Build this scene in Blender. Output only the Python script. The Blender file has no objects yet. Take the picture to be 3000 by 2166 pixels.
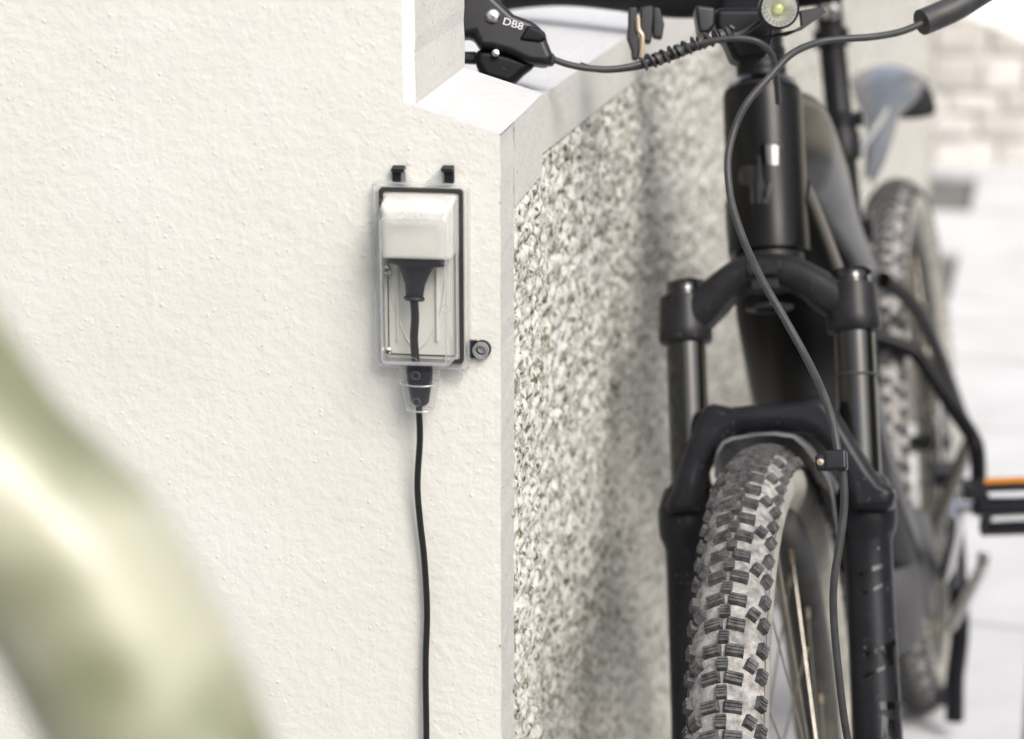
import bpy, bmesh, math, random
import numpy as np
from mathutils import Vector, Matrix
random.seed(7)
S = bpy.context.scene
COL = S.collection

# ------------------------------------------------------------------ camera
TILT = math.radians(16.2)
CAM = np.array([0.0, 0.0, 1.39])
FPX = 6800.0                     # focal length in pixels of a 3000 px wide picture
cd = bpy.data.cameras.new('camera'); cam = bpy.data.objects.new('camera', cd); COL.objects.link(cam)
cam.location = CAM; cam.rotation_euler = (math.pi/2 - TILT, 0, 0)
cd.sensor_width = 36; cd.lens = 36*FPX/3000
cd.clip_start = .05; cd.clip_end = 400
cd.dof.use_dof = True; cd.dof.focus_distance = 1.82; cd.dof.aperture_fstop = 4.0
S.camera = cam
# ------------------------------------------------------------------ light
SUN_EL, SUN_AZ = math.radians(46), math.radians(150)     # azimuth from +Y towards +X
w = bpy.data.worlds.new('World'); S.world = w; w.use_nodes = True
nt = w.node_tree; bg = nt.nodes['Background']
sk = nt.nodes.new('ShaderNodeTexSky'); sk.sky_type = 'NISHITA'; sk.sun_disc = False
sk.sun_elevation = SUN_EL; sk.sun_rotation = SUN_AZ
sk.air_density = 1.0; sk.dust_density = 4.0; sk.ozone_density = 0.6
hs = nt.nodes.new('ShaderNodeHueSaturation'); hs.inputs['Saturation'].default_value = .55
nt.links.new(sk.outputs[0], hs.inputs['Color']); nt.links.new(hs.outputs[0], bg.inputs[0])
bg.inputs[1].default_value = .15
sl = bpy.data.lights.new('sun', 'SUN'); so = bpy.data.objects.new('sun', sl); COL.objects.link(so)
sl.energy = 1.3; sl.angle = math.radians(24); sl.color = (1, .95, .87)
sd = Vector((math.sin(SUN_AZ)*math.cos(SUN_EL), math.cos(SUN_AZ)*math.cos(SUN_EL), math.sin(SUN_EL)))
so.rotation_euler = sd.to_track_quat('Z', 'Y').to_euler(); so.location = (3, 6, 6)
S.view_settings.view_transform = 'Standard'; S.view_settings.look = 'None'
S.view_settings.gamma = 1; S.view_settings.use_curve_mapping = False
S.view_settings.exposure = .54
S.render.engine = 'CYCLES'
S.cycles.max_bounces = 10; S.cycles.transparent_max_bounces = 24

# ------------------------------------------------------------------ geometry of the place
ct, st_ = math.cos(TILT), math.sin(TILT)
RV = np.array([1, 0, 0.]); FV = np.array([0, ct, -st_]); UV = np.array([0, st_, ct])
A = np.array
def ray(x, y): return FV + RV*(x-1500)/FPX - UV*(y-1083)/FPX
def dep(x, y, d): return CAM + ray(x, y)*d                     # a measured pixel at a known distance
def onp(x, y, P0, n):
    r = ray(x, y); return CAM + r*(((P0-CAM) @ n)/(r @ n))
def uvec(v): v = A(v, float); return v/np.linalg.norm(v)
# pier wall: front face basis
TH = math.radians(7.5)
eA = A([math.cos(TH), -math.sin(TH), 0]); nA = A([-math.sin(TH), -math.cos(TH), 0]); zz = A([0, 0, 1.])
OA = dep(1467, 1083, 1.74); OA[2] = 0
def WA(x, z, o=0.): return OA + eA*x + nA*o + zz*z
def wpx(x, y, o=0.):
    q = onp(x, y, OA + nA*o, nA) - OA; return q @ eA, q[2]
TB = math.radians(10.3); dB = A([math.sin(TB), math.cos(TB), 0]); nB = A([math.cos(TB), -math.sin(TB), 0])
TB2 = math.radians(14.2); dB2 = A([math.sin(TB2), math.cos(TB2), 0]); nB2 = A([math.cos(TB2), -math.sin(TB2), 0])
SP = .185
ZG = 1.068                        # top of the low garden wall, set back behind the pier
Q0 = dep(1590, 278, (1.39-ZG)/-ray(1590, 278)[2]); Q0[2] = 0
def WB(s, z, o=0.):
    if s <= SP: return OA + dB*s + nB*o + zz*z
    return Q0 + dB2*(s-SP-.012) + nB2*o + zz*z
# bicycle
WR = .3758; PSI, PHI = .21885, .12997
def basis(psi, phi):
    fw = A([-math.sin(psi), -math.cos(psi), 0]); la = A([math.cos(psi), -math.sin(psi), 0])
    return np.stack([fw, la*math.cos(phi)+zz*math.sin(phi), zz*math.cos(phi)-la*math.sin(phi)], 1)
MF = basis(PSI, PHI); AX = A([.25325, 1.91168, WR*math.cos(PHI)])
MR = basis(PSI+math.radians(2), PHI); CP = AX + MF @ A([0, 0, -WR])
HA = math.radians(65.5)
aw = MF @ A([-math.cos(HA), 0, math.sin(HA)]); pw = MF @ A([math.sin(HA), 0, math.cos(HA)]); lw = MF[:, 1]
def FK(v, s, p): return AX + lw*v + aw*s + pw*p               # fork space: across, up the steerer, forward
def fpx(x, y, p):
    P0 = FK(0, 0, p); q = onp(x, y, P0, pw) - P0; return q @ lw, q @ aw
def BK(u, v, w_): return CP + MR @ A([u, v, w_])              # frame space: forward, across, up
def bpx(x, y, v):                                             # pixel onto the plane "across = v" is too oblique: use distance
    return dep(x, y, v)

# ------------------------------------------------------------------ materials
MATS = {}
def mat(name, col, rough=.5, metal=0., var=0., vscale=30., col2=None, bump=0., bscale=80., bdist=.001, spec=.5, coat=0., rvar=0., detail=4., dust=None, dscale=40., dlo=.6, dhi=.75, ramp=(.35, .68)):
    m = bpy.data.materials.new(name); m.use_nodes = True; n = m.node_tree; L = n.links.new
    p = n.nodes['Principled BSDF']
    p.inputs['Roughness'].default_value = rough; p.inputs['Metallic'].default_value = metal
    p.inputs['Specular IOR Level'].default_value = spec; p.inputs['Coat Weight'].default_value = coat
    p.inputs['Coat Roughness'].default_value = .08
    c = (*col, 1); p.inputs['Base Color'].default_value = c
    g = n.nodes.new('ShaderNodeNewGeometry')
    if var or col2:
        t = n.nodes.new('ShaderNodeTexNoise'); t.inputs['Scale'].default_value = vscale; t.inputs['Detail'].default_value = detail
        t.inputs['Roughness'].default_value = .6
        L(g.outputs['Position'], t.inputs['Vector'])
        r = n.nodes.new('ShaderNodeValToRGB'); e = r.color_ramp.elements
        e[0].position = ramp[0]; e[1].position = ramp[1]
        e[0].color = c; e[1].color = (*(col2 or [min(1, x*(1+var)) for x in col]), 1)
        L(t.outputs['Fac'], r.inputs[0]); out = r.outputs[0]
        if dust:
            t2 = n.nodes.new('ShaderNodeTexNoise'); t2.inputs['Scale'].default_value = dscale; t2.inputs['Detail'].default_value = 8
            t2.inputs['Roughness'].default_value = .7; L(g.outputs['Position'], t2.inputs['Vector'])
            mr = n.nodes.new('ShaderNodeMapRange'); mr.inputs[1].default_value = dlo; mr.inputs[2].default_value = dhi
            L(t2.outputs['Fac'], mr.inputs[0])
            mx = n.nodes.new('ShaderNodeMixRGB'); mx.inputs[2].default_value = (*dust, 1)
            L(mr.outputs[0], mx.inputs[0]); L(out, mx.inputs[1]); out = mx.outputs[0]
        L(out, p.inputs['Base Color'])
        if rvar:
            mr = n.nodes.new('ShaderNodeMapRange'); mr.inputs[3].default_value = rough; mr.inputs[4].default_value = rough+rvar
            L(t.outputs['Fac'], mr.inputs[0]); L(mr.outputs[0], p.inputs['Roughness'])
    if bump:
        t = n.nodes.new('ShaderNodeTexNoise'); t.inputs['Scale'].default_value = bscale; t.inputs['Detail'].default_value = 5
        L(g.outputs['Position'], t.inputs['Vector'])
        b = n.nodes.new('ShaderNodeBump'); b.inputs['Strength'].default_value = bump; b.inputs['Distance'].default_value = bdist
        L(t.outputs['Fac'], b.inputs['Height']); L(b.outputs[0], p.inputs['Normal'])
    MATS[name] = m; return m

def plaster(name, col, col2, k=1., fine=1., streak=True, speck=.74):
    """painted plaster: fine grain, pimples and trowel drags as relief"""
    m = mat(name, col, .75, var=.1, vscale=7, col2=col2, detail=8, spec=.25)
    n = m.node_tree; L = n.links.new; p = n.nodes['Principled BSDF']
    g = n.nodes.new('ShaderNodeNewGeometry')
    def noise(sc, det, stretch=None, ty='ShaderNodeTexNoise'):
        t = n.nodes.new(ty); t.inputs['Scale'].default_value = sc
        if ty == 'ShaderNodeTexNoise': t.inputs['Detail'].default_value = det
        if stretch:
            mp = n.nodes.new('ShaderNodeMapping'); mp.inputs['Scale'].default_value = stretch
            mp.inputs['Rotation'].default_value = (0, .12, 0)
            L(g.outputs['Position'], mp.inputs['Vector']); L(mp.outputs[0], t.inputs['Vector'])
        else: L(g.outputs['Position'], t.inputs['Vector'])
        return t
    def math_(op, a_, b_):
        q = n.nodes.new('ShaderNodeMath'); q.operation = op
        for i, x in enumerate((a_, b_)):
            if isinstance(x, (int, float)): q.inputs[i].default_value = x
            else: L(x, q.inputs[i])
        return q.outputs[0]
    fineN = noise(330*fine, 3).outputs['Fac']; mid = noise(120*fine, 5).outputs['Fac']; low = noise(14, 3).outputs['Fac']
    vo = n.nodes.new('ShaderNodeTexVoronoi'); vo.inputs['Scale'].default_value = 200*fine; vo.inputs['Randomness'].default_value = 1
    L(g.outputs['Position'], vo.inputs['Vector'])
    mr = n.nodes.new('ShaderNodeMapRange'); mr.interpolation_type = 'SMOOTHSTEP'; mr.inputs[1].default_value = .42; mr.inputs[2].default_value = .02
    L(vo.outputs['Distance'], mr.inputs[0])
    # only some cells carry a pimple
    sel = n.nodes.new('ShaderNodeSeparateColor'); L(vo.outputs['Color'], sel.inputs[0])
    gt = math_('GREATER_THAN', sel.outputs[0], .78); pim = math_('MULTIPLY', mr.outputs[0], math_('MULTIPLY', gt, sel.outputs[1]))
    h = math_('ADD', math_('MULTIPLY', fineN, .35), math_('MULTIPLY', mid, 1.15))
    h = math_('ADD', h, math_('MULTIPLY', pim, .5)); h = math_('ADD', h, math_('MULTIPLY', low, 1.3))
    if streak:
        sN = noise(60, 3, (1, 1, .14)).outputs['Fac']
        h = math_('ADD', h, math_('MULTIPLY', math_('MAXIMUM', math_('SUBTRACT', sN, .60), 0.), 1.6))
        sM = noise(26, 4, (1, 1, .35)).outputs['Fac']
        h = math_('ADD', h, math_('MULTIPLY', sM, .45))
    b = n.nodes.new('ShaderNodeBump'); b.inputs['Strength'].default_value = 1.; b.inputs['Distance'].default_value = .0016*k
    L(h, b.inputs['Height']); L(b.outputs[0], p.inputs['Normal'])
    # broad faint weathering
    big = noise(2.3, 6, (1, 1, .55)).outputs['Fac']; m3 = n.nodes.new('ShaderNodeMapRange'); m3.inputs[1].default_value = .42; m3.inputs[2].default_value = .7; m3.inputs[4].default_value = .35
    L(big, m3.inputs[0]); s0 = p.inputs['Base Color'].links[0].from_socket
    mw_ = n.nodes.new('ShaderNodeMixRGB'); mw_.inputs[2].default_value = (col[0]*.88, col[1]*.86, col[2]*.80, 1); L(m3.outputs[0], mw_.inputs[0]); L(s0, mw_.inputs[1]); L(mw_.outputs[0], p.inputs['Base Color'])
    # tiny dark specks of dirt
    sp = noise(330, 2).outputs['Fac']; m2 = n.nodes.new('ShaderNodeMapRange'); m2.inputs[1].default_value = speck; m2.inputs[2].default_value = speck+.06; m2.inputs[4].default_value = .55
    L(sp, m2.inputs[0]); src = p.inputs['Base Color'].links[0].from_socket
    mx = n.nodes.new('ShaderNodeMixRGB'); mx.inputs[2].default_value = (.12, .11, .09, 1); L(m2.outputs[0], mx.inputs[0]); L(src, mx.inputs[1]); L(mx.outputs[0], p.inputs['Base Color'])
    return m

def clear(name, tint=.95, milky=.05, rough=.06, edge=.35):
    m = bpy.data.materials.new(name); m.use_nodes = True; n = m.node_tree; L = n.links.new
    for x in list(n.nodes): n.nodes.remove(x)
    o = n.nodes.new('ShaderNodeOutputMaterial'); tr = n.nodes.new('ShaderNodeBsdfTransparent'); tr.inputs[0].default_value = (tint, tint, tint*1.0, 1)
    gl = n.nodes.new('ShaderNodeBsdfGlossy'); gl.inputs['Roughness'].default_value = rough
    df = n.nodes.new('ShaderNodeBsdfTranslucent'); df.inputs[0].default_value = (.85, .87, .9, 1)
    d2 = n.nodes.new('ShaderNodeBsdfDiffuse'); d2.inputs[0].default_value = (.85, .87, .9, 1)
    md = n.nodes.new('ShaderNodeMixShader'); L(df.outputs[0], md.inputs[1]); L(d2.outputs[0], md.inputs[2])
    lw_ = n.nodes.new('ShaderNodeLayerWeight'); lw_.inputs['Blend'].default_value = .5
    mr = n.nodes.new('ShaderNodeMapRange'); mr.inputs[1].default_value = .35; mr.inputs[2].default_value = 1; mr.inputs[3].default_value = milky; mr.inputs[4].default_value = edge
    L(lw_.outputs['Facing'], mr.inputs[0])
    m1 = n.nodes.new('ShaderNodeMixShader'); L(mr.outputs[0], m1.inputs[0]); L(tr.outputs[0], m1.inputs[1]); L(md.outputs[0], m1.inputs[2])
    pwr = n.nodes.new('ShaderNodeMath'); pwr.operation = 'POWER'; L(lw_.outputs['Facing'], pwr.inputs[0]); pwr.inputs[1].default_value = 3.5
    fr = n.nodes.new('ShaderNodeMapRange'); fr.inputs[3].default_value = .045; fr.inputs[4].default_value = .5; L(pwr.outputs[0], fr.inputs[0])
    m2 = n.nodes.new('ShaderNodeMixShader'); L(fr.outputs[0], m2.inputs[0]); L(m1.outputs[0], m2.inputs[1]); L(gl.outputs[0], m2.inputs[2])
    L(m2.outputs[0], o.inputs[0]); MATS[name] = m; return m

plaster('plaster', (.765, .76, .725), (.815, .81, .78), .5)
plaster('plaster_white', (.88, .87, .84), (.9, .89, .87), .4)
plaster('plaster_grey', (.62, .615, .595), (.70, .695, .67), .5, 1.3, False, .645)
plaster('plaster_top', (.58, .585, .60), (.64, .645, .66), 1.2, .9, False)
mat('roughcast', (.105, .098, .05), .85, var=.2, vscale=130, col2=(.63, .62, .585), detail=6, bump=.5, bscale=160, bdist=.002, spec=.2, ramp=(.36, .50), dust=(.17, .175, .11), dscale=42, dlo=.56, dhi=.66)
mat('ochre', (.42, .30, .13), .9, var=.4, vscale=200)
mat('house_cream', (.78, .72, .58), .8, var=.08, vscale=3)
mat('slab', (.54, .545, .57), .8, var=.15, vscale=6, bump=.3, bscale=120)
mat('ground', (.30, .30, .30), .9, var=.2, vscale=4)
mat('joint', (.15, .148, .145), .9, var=.2, vscale=20)
mat('stone_a', (.57, .555, .535), .9, var=.3, vscale=12, bump=.6, bscale=40, bdist=.004)
mat('stone_b', (.49, .468, .45), .9, var=.3, vscale=12, bump=.6, bscale=40, bdist=.004)
mat('stone_c', (.64, .625, .60), .9, var=.25, vscale=12, bump=.6, bscale=40, bdist=.004)
mat('mortar', (.60, .58, .55), .9, var=.15, vscale=20)
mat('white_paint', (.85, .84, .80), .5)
mat('matte_black', (.006, .006, .008), .32, spec=.2, var=.5, vscale=25, rvar=.12, dust=(.16, .15, .13), dscale=140, dlo=.62, dhi=.9, bump=.05, bscale=500)
mat('frame_black', (.004, .004, .004), .22, var=.3, vscale=8, rvar=.08, spec=.24)
mat('fork_black', (.012, .0125, .016), .25, spec=.22, var=.5, vscale=30, rvar=.15, dust=(.30, .29, .28), dscale=200, dlo=.635, dhi=.71, bump=.06, bscale=400)
mat('crown_black', (.014, .014, .016), .30, spec=.25, var=.4, vscale=60, rvar=.12, dust=(.20, .19, .17), dscale=260, dlo=.6, dhi=.85, bump=.08, bscale=700)
mat('stanchion', (.006, .006, .005), .06, coat=.6, var=.3, vscale=30, rvar=.05, dust=(.3, .3, .3), dscale=60, dlo=.72, dhi=.86)
mat('gloss_black', (.004, .004, .004), .04, coat=.8)
mat('rubber', (.04, .04, .043), .7, var=.8, vscale=140, col2=(.15, .148, .15), spec=.3, bump=.3, bscale=600, bdist=.0006)
mat('casing', (.17, .165, .16), .8, var=.4, vscale=110, col2=(.50, .485, .47), detail=9, spec=.25, bump=.8, bscale=420, bdist=.0012)
mat('sidewall', (.28, .27, .245), .7, var=.5, vscale=25, col2=(.46, .445, .40), spec=.3, bump=.2, bscale=300)
mat('rim_black', (.03, .03, .032), .45, var=.6, vscale=20, col2=(.10, .095, .085), rvar=.15)
mat('spoke_steel', (.30, .28, .25), .35, metal=.8, var=.4, vscale=60)
mat('nipple_brass', (.42, .35, .24), .45, metal=.5, var=.4, vscale=80)
mat('hose_black', (.035, .035, .037), .42, var=.6, vscale=90, rvar=.15)
mat('plastic_black', (.009, .009, .013), .35, var=.4, vscale=60, rvar=.1)
mat('cord_black', (.012, .012, .014), .38)
mat('plug_black', (.009, .0095, .018), .45, var=.5, vscale=90)
mat('alloy', (.62, .61, .6), .25, metal=1.)
mat('chrome', (.78, .78, .78), .2, metal=1., var=.1, vscale=6, rvar=.06)
mat('hoop_painted_reflections', (.20, .215, .125), .36, var=.3, vscale=13, col2=(.46, .455, .35), coat=.35, rvar=.1, ramp=(.40, .60), detail=2)  # mottled green and cream base colour stands in for mirrored surroundings
mat('lamp_silver', (.8, .8, .8), .4, metal=.6)
mat('screw_steel', (.65, .64, .6), .28, metal=1.)
mat('foam_black', (.016, .016, .018), .9, bump=.5, bscale=900, bdist=.0006)
mat('socket_white', (.72, .71, .67), .28, coat=.2)
mat('socket_cream', (.74, .74, .69), .45)
mat('guard_grey', (.10, .104, .115), .28, var=.8, vscale=30, col2=(.22, .22, .24), rvar=.2)
mat('rear_guard', (.10, .105, .12), .22, var=.6, vscale=10, coat=.4)
mat('orange', (.60, .23, .025), .3)
mat('decal_white', (.75, .75, .77), .5)
mat('decal_grey', (.32, .32, .35), .5)
mat('brass', (.50, .42, .30), .35, metal=.7)
mat('lens_led', (.62, .66, .2), .3, var=.3, vscale=90)
mat('leaf', (.07, .105, .02), .6, var=.8, vscale=9, col2=(.20, .235, .06), bump=1., bscale=14, bdist=.08)
mat('motor_grey', (.07, .07, .075), .5, var=.4, vscale=14, rvar=.1)
clear('clear_lid', .99, .03, .05, .55)
clear('clear_flange', .99, .30, .05, .7)
clear('clear_tab', .97, .10, .06, .6)

# ------------------------------------------------------------------ object helpers
def tag(o, label=None, cat=None, group=None, kind=None):
    for k, v in (('label', label), ('category', cat), ('group', group), ('kind', kind)):
        if v: o[k] = v
    return o
def empty(name, loc):
    o = bpy.data.objects.new(name, None); COL.objects.link(o); o.location = loc; o.empty_display_size = .05
    o['_w'] = 0; del o['_w']; WORLD[o.name] = Matrix.Translation(Vector(loc)); return o
WORLD = {}
def link(name, me, m, parent=None, mw=None, smooth=True, auto=None):
    o = bpy.data.objects.new(name, me); COL.objects.link(o)
    if m is not None and not me.materials: me.materials.append(MATS[m] if isinstance(m, str) else m)
    mw = mw or Matrix.Identity(4); WORLD[o.name] = mw
    if parent is not None:
        o.parent = parent; o.matrix_parent_inverse = WORLD[parent.name].inverted()
    o.matrix_basis = mw
    return o
class MB:
    def __init__(s): s.v = []; s.f = []
    def add(s, vs, fs):
        k = len(s.v); s.v += [tuple(float(c) for c in x) for x in vs]; s.f += [tuple(i+k for i in f_) for f_ in fs]; return s
    def mesh(s, name, smooth=True, angle=None):
        me = bpy.data.meshes.new(name); me.from_pydata(s.v, [], s.f); me.validate()
        bm = bmesh.new(); bm.from_mesh(me); bmesh.ops.recalc_face_normals(bm, faces=bm.faces[:])
        for fc in bm.faces: fc.smooth = smooth
        if smooth:
            an = math.radians(angle or 38)
            for e in bm.edges:
                if len(e.link_faces) == 2 and e.calc_face_angle(0) > an: e.smooth = False
        bm.to_mesh(me); bm.free(); return me
    def build(s, name, m, parent=None, smooth=True, bevel=0., seg=3, angle=None, subsurf=0):
        o = link(name, s.mesh(name, smooth and not bevel, angle), m, parent)
        if bevel:
            b = o.modifiers.new('bevel', 'BEVEL'); b.width = bevel; b.segments = seg; b.limit_method = 'ANGLE'; b.angle_limit = math.radians(28)
            b.harden_normals = False
            for p in o.data.polygons: p.use_smooth = True
            ws = o.modifiers.new('wn', 'WEIGHTED_NORMAL'); ws.keep_sharp = False
        if subsurf:
            q = o.modifiers.new('sub', 'SUBSURF'); q.levels = q.render_levels = subsurf
        return o
    # shapes
    def box(s, c, ex, ey, ez):
        c, ex, ey, ez = map(A, (c, ex, ey, ez))
        vs = [c+i*ex+j*ey+k*ez for k in (-1, 1) for j in (-1, 1) for i in (-1, 1)]
        return s.add(vs, [(0, 2, 3, 1), (4, 5, 7, 6), (0, 1, 5, 4), (2, 6, 7, 3), (0, 4, 6, 2), (1, 3, 7, 5)])
    def prism(s, pts, off):                      # closed polygon of 3D points, pushed by vector off
        n = len(pts); p0 = [A(p) for p in pts]; p1 = [p+A(off) for p in p0]
        return s.add(p0+p1, [tuple(range(n))[::-1], tuple(range(n, 2*n))] + [(i, (i+1) % n, n+(i+1) % n, n+i) for i in range(n)])
    def lathe(s, prof, o, ax, n=32, cap=True, ref=None, arc=None):
        o = A(o); ax = uvec(ax); e1 = uvec(np.cross(ax, ref if ref is not None else ([0, 0, 1] if abs(ax[2]) < .9 else [1, 0, 0]))); e2 = np.cross(ax, e1)
        vs = []; fs = []; k = len(prof)
        a0, a1 = arc or (0, 2*math.pi); full = arc is None; nn = n if full else n+1
        for i in range(nn):
            t = a0+(a1-a0)*i/n; d = e1*math.cos(t)+e2*math.sin(t)
            vs += [o+ax*h+d*r for r, h in prof]
        for i in range(n):
            j = (i+1) % nn
            for q in range(k-1): fs.append((i*k+q, j*k+q, j*k+q+1, i*k+q+1))
        if cap and full:
            for q in (0, k-1):
                if prof[q][0] > 1e-6: fs.append(tuple(i*k+q for i in range(n)))
        return s.add(vs, fs)
    def tube(s, pts, rad, n=12, smooth=6, cap=True, up=None, power=2.):
        """swept tube; rad: number, (a,b) or list per control point; rings follow the path without twist"""
        P = [A(p) for p in pts]; m = len(P)
        rl = rad if isinstance(rad, list) else [rad]*m
        rl = [(r, r) if isinstance(r, (int, float)) else r for r in rl]
        if smooth > 1 and m > 2:
            Q = []; RR = []
            for i in range(m-1):
                p0, p1, p2, p3 = P[max(i-1, 0)], P[i], P[i+1], P[min(i+2, m-1)]
                for k in range(smooth):
                    t = k/smooth
                    Q.append(.5*((2*p1)+(-p0+p2)*t+(2*p0-5*p1+4*p2-p3)*t*t+(-p0+3*p1-3*p2+p3)*t**3))
                    RR.append(tuple(rl[i][j]*(1-t)+rl[i+1][j]*t for j in (0, 1)))
            Q.append(P[-1]); RR.append(rl[-1])
        else: Q, RR = P, rl
        vs = []; T0 = uvec(Q[1]-Q[0]); u = A(up if up is not None else ([0, 0, 1] if abs(T0[2]) < .9 else [1, 0, 0]), float)
        u = uvec(u-T0*(u @ T0))
        for i, q in enumerate(Q):
            T = uvec(Q[min(i+1, len(Q)-1)]-Q[max(i-1, 0)]); u = uvec(u-T*(u @ T)); b = np.cross(T, u)
            for k in range(n):
                c_, s_ = math.cos(2*math.pi*k/n), math.sin(2*math.pi*k/n); e = 2/power
                cc = math.copysign(abs(c_)**e, c_); ss = math.copysign(abs(s_)**e, s_)
                vs.append(q+b*RR[i][0]*cc+u*RR[i][1]*ss)
        fs = [(i*n+k, i*n+(k+1) % n, (i+1)*n+(k+1) % n, (i+1)*n+k) for i in range(len(Q)-1) for k in range(n)]
        if cap: fs += [tuple(range(n))[::-1], tuple((len(Q)-1)*n+k for k in range(n))]
        return s.add(vs, fs)
    def grid(s, fn, nu, nv):
        vs = [fn(i, j) for i in range(nu) for j in range(nv)]
        return s.add(vs, [(i*nv+j, (i+1)*nv+j, (i+1)*nv+j+1, i*nv+j+1) for i in range(nu-1) for j in range(nv-1)])

def pillow(o, front, steps):
    """swells the face of a flat casting that looks along 'front'"""
    bm = bmesh.new(); bm.from_mesh(o.data); bm.normal_update()
    fc = max((f_ for f_ in bm.faces if len(f_.verts) > 8), key=lambda f_: f_.normal @ Vector(front))
    for th, de in steps: bmesh.ops.inset_region(bm, faces=[fc], thickness=th, depth=de, use_even_offset=False)
    bm.to_mesh(o.data); bm.free()
    for m_ in o.modifiers:
        if m_.type == 'BEVEL': m_.angle_limit = math.radians(50)
    for p in o.data.polygons: p.use_smooth = True
def cyl_hit(x, y, O, ax, r):
    """where the sight line of a measured pixel meets a round tube: used for prints on round parts"""
    d = ray(x, y); ax = uvec(ax); w0 = CAM-O
    d_ = d-ax*(d @ ax); w_ = w0-ax*(w0 @ ax)
    a_, b_, c_ = d_ @ d_, 2*(d_ @ w_), w_ @ w_-r*r; q = max(b_*b_-4*a_*c_, 0)
    return CAM+d*((-b_-math.sqrt(q))/(2*a_))
def decal(name, polys, m, parent, fn, cuts=3):
    bm = bmesh.new()
    for pl in polys:
        bm.faces.new([bm.verts.new((x, y, 0)) for x, y in pl])
    bmesh.ops.triangulate(bm, faces=bm.faces[:])
    bmesh.ops.subdivide_edges(bm, edges=bm.edges[:], cuts=cuts, use_grid_fill=True)
    for v in bm.verts: v.co = Vector(fn(v.co.x, v.co.y))
    for fc in bm.faces: fc.smooth = True
    me = bpy.data.meshes.new(name); bm.to_mesh(me); bm.free()
    return link(name, me, m, parent)
def text(name, body, size, M4, m, parent, extrude=.0003):
    cu = bpy.data.curves.new(name, 'FONT'); cu.body = body; cu.size = size; cu.extrude = extrude; cu.align_x = 'CENTER'; cu.align_y = 'CENTER'
    t = bpy.data.objects.new('tmp', cu); COL.objects.link(t)
    dg = bpy.context.evaluated_depsgraph_get(); me = bpy.data.meshes.new_from_object(t.evaluated_get(dg))
    bpy.data.objects.remove(t); me.materials.clear()
    return link(name, me, m, parent, M4)
def frame4(o, x, y, z):
    return Matrix(((x[0], y[0], z[0], o[0]), (x[1], y[1], z[1], o[1]), (x[2], y[2], z[2], o[2]), (0, 0, 0, 1)))

# numpy gradient noise
_rs = np.random.RandomState(3); _perm = _rs.permutation(512); _perm = np.r_[_perm, _perm]
_gr = _rs.normal(size=(512, 2)); _gr /= np.linalg.norm(_gr, axis=1)[:, None]
def pn(x, y):
    xi = np.floor(x).astype(int); yi = np.floor(y).astype(int); xf = x-xi; yf = y-yi
    u = xf**3*(xf*(xf*6-15)+10); v = yf**3*(yf*(yf*6-15)+10)
    def g(i, j):
        h = _perm[(_perm[(xi+i) % 512]+yi+j) % 512]; gg = _gr[h]; return gg[..., 0]*(xf-i)+gg[..., 1]*(yf-j)
    return (g(0, 0)*(1-u)+g(1, 0)*u)*(1-v)+(g(0, 1)*(1-u)+g(1, 1)*u)*v
def sstep(x, a_, b_):
    t = np.clip((x-a_)/(b_-a_), 0, 1); return t*t*(3-2*t)
def jit(t, k=1., seed=0.):
    return float(k*(pn(A([t*55+seed]), A([seed*3.1+.5]))[0]*1.0 + .55*pn(A([t*190+seed]), A([seed+.3]))[0]))

# ------------------------------------------------------------------ setting: ground, paving
g = MB(); g.add([(-60, -60, 0), (60, -60, 0), (60, 120, 0), (-60, 120, 0)], [(0, 1, 2, 3)])
tag(g.build('ground', 'ground', smooth=False), kind='structure')
pv = MB(); pv.add([(-.2, 1.9, .004), (3.2, 1.9, .004), (3.2, 7.2, .004), (-.2, 7.2, .004)], [(0, 1, 2, 3)])
pave = tag(pv.build('pavement', 'joint', smooth=False), kind='structure')
sm = MB(); sm.box((0, 0, .012), (.242, 0, 0), (0, .242, 0), (0, 0, .010)); sme = sm.mesh('paving_slab', False)
rot = math.radians(-13.5)
for i in range(-2, 6):
    for j in range(0, 14):
        off = .25 if j % 2 else 0
        x = .62+(i*.5+off)*math.cos(rot)-j*.5*math.sin(rot); y = 2.55+(i*.5+off)*math.sin(rot)+j*.5*math.cos(rot)
        if not (-.1 < x < 3.0 and 2.2 < y < 7.0): continue
        if x < .35+.24*(y-2.0)-.25: continue
        mw = Matrix.Translation((x, y, .004+random.uniform(0, .002))) @ Matrix.Rotation(rot+random.uniform(-.004, .004), 4, 'Z')
        link('paving_slab', sme, 'slab', pave, mw)

# ------------------------------------------------------------------ pier with the smooth plaster face
ZL, ZC, XU, ZTOP = 1.1049, 1.0827, -.0718, 2.9
pier = tag(empty('gate_pier', WA(-.4, 0)), 'cream plastered pier with sloping white ledge, the plug box mounted on it', 'pier')
edge_low = [(jit(z, .0009, 1.), z) for z in np.linspace(0, ZC-.001, 190)]
def ledge_pt(t): return (XU+(0-XU)*t, ZL+(ZC-ZL)*t+jit(t*.1, .0022, 4.)*(1 if .02 < t < .98 else 0))
edge_led = [ledge_pt(t) for t in np.linspace(1, 0, 60)]
CH = .0085
edge_up = [(XU+jit(z, .0010, 9.), z) for z in np.linspace(ZL+.001, ZTOP, 160)]
poly = [(-2.6, 0.)]+edge_low+edge_led[1:]+edge_up+[(-2.6, ZTOP)]
fm = MB(); fm.add([WA(x, z) for x, z in poly], [tuple(range(len(poly)))])
fm.build('wall_face', 'plaster', pier, smooth=False)
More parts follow.
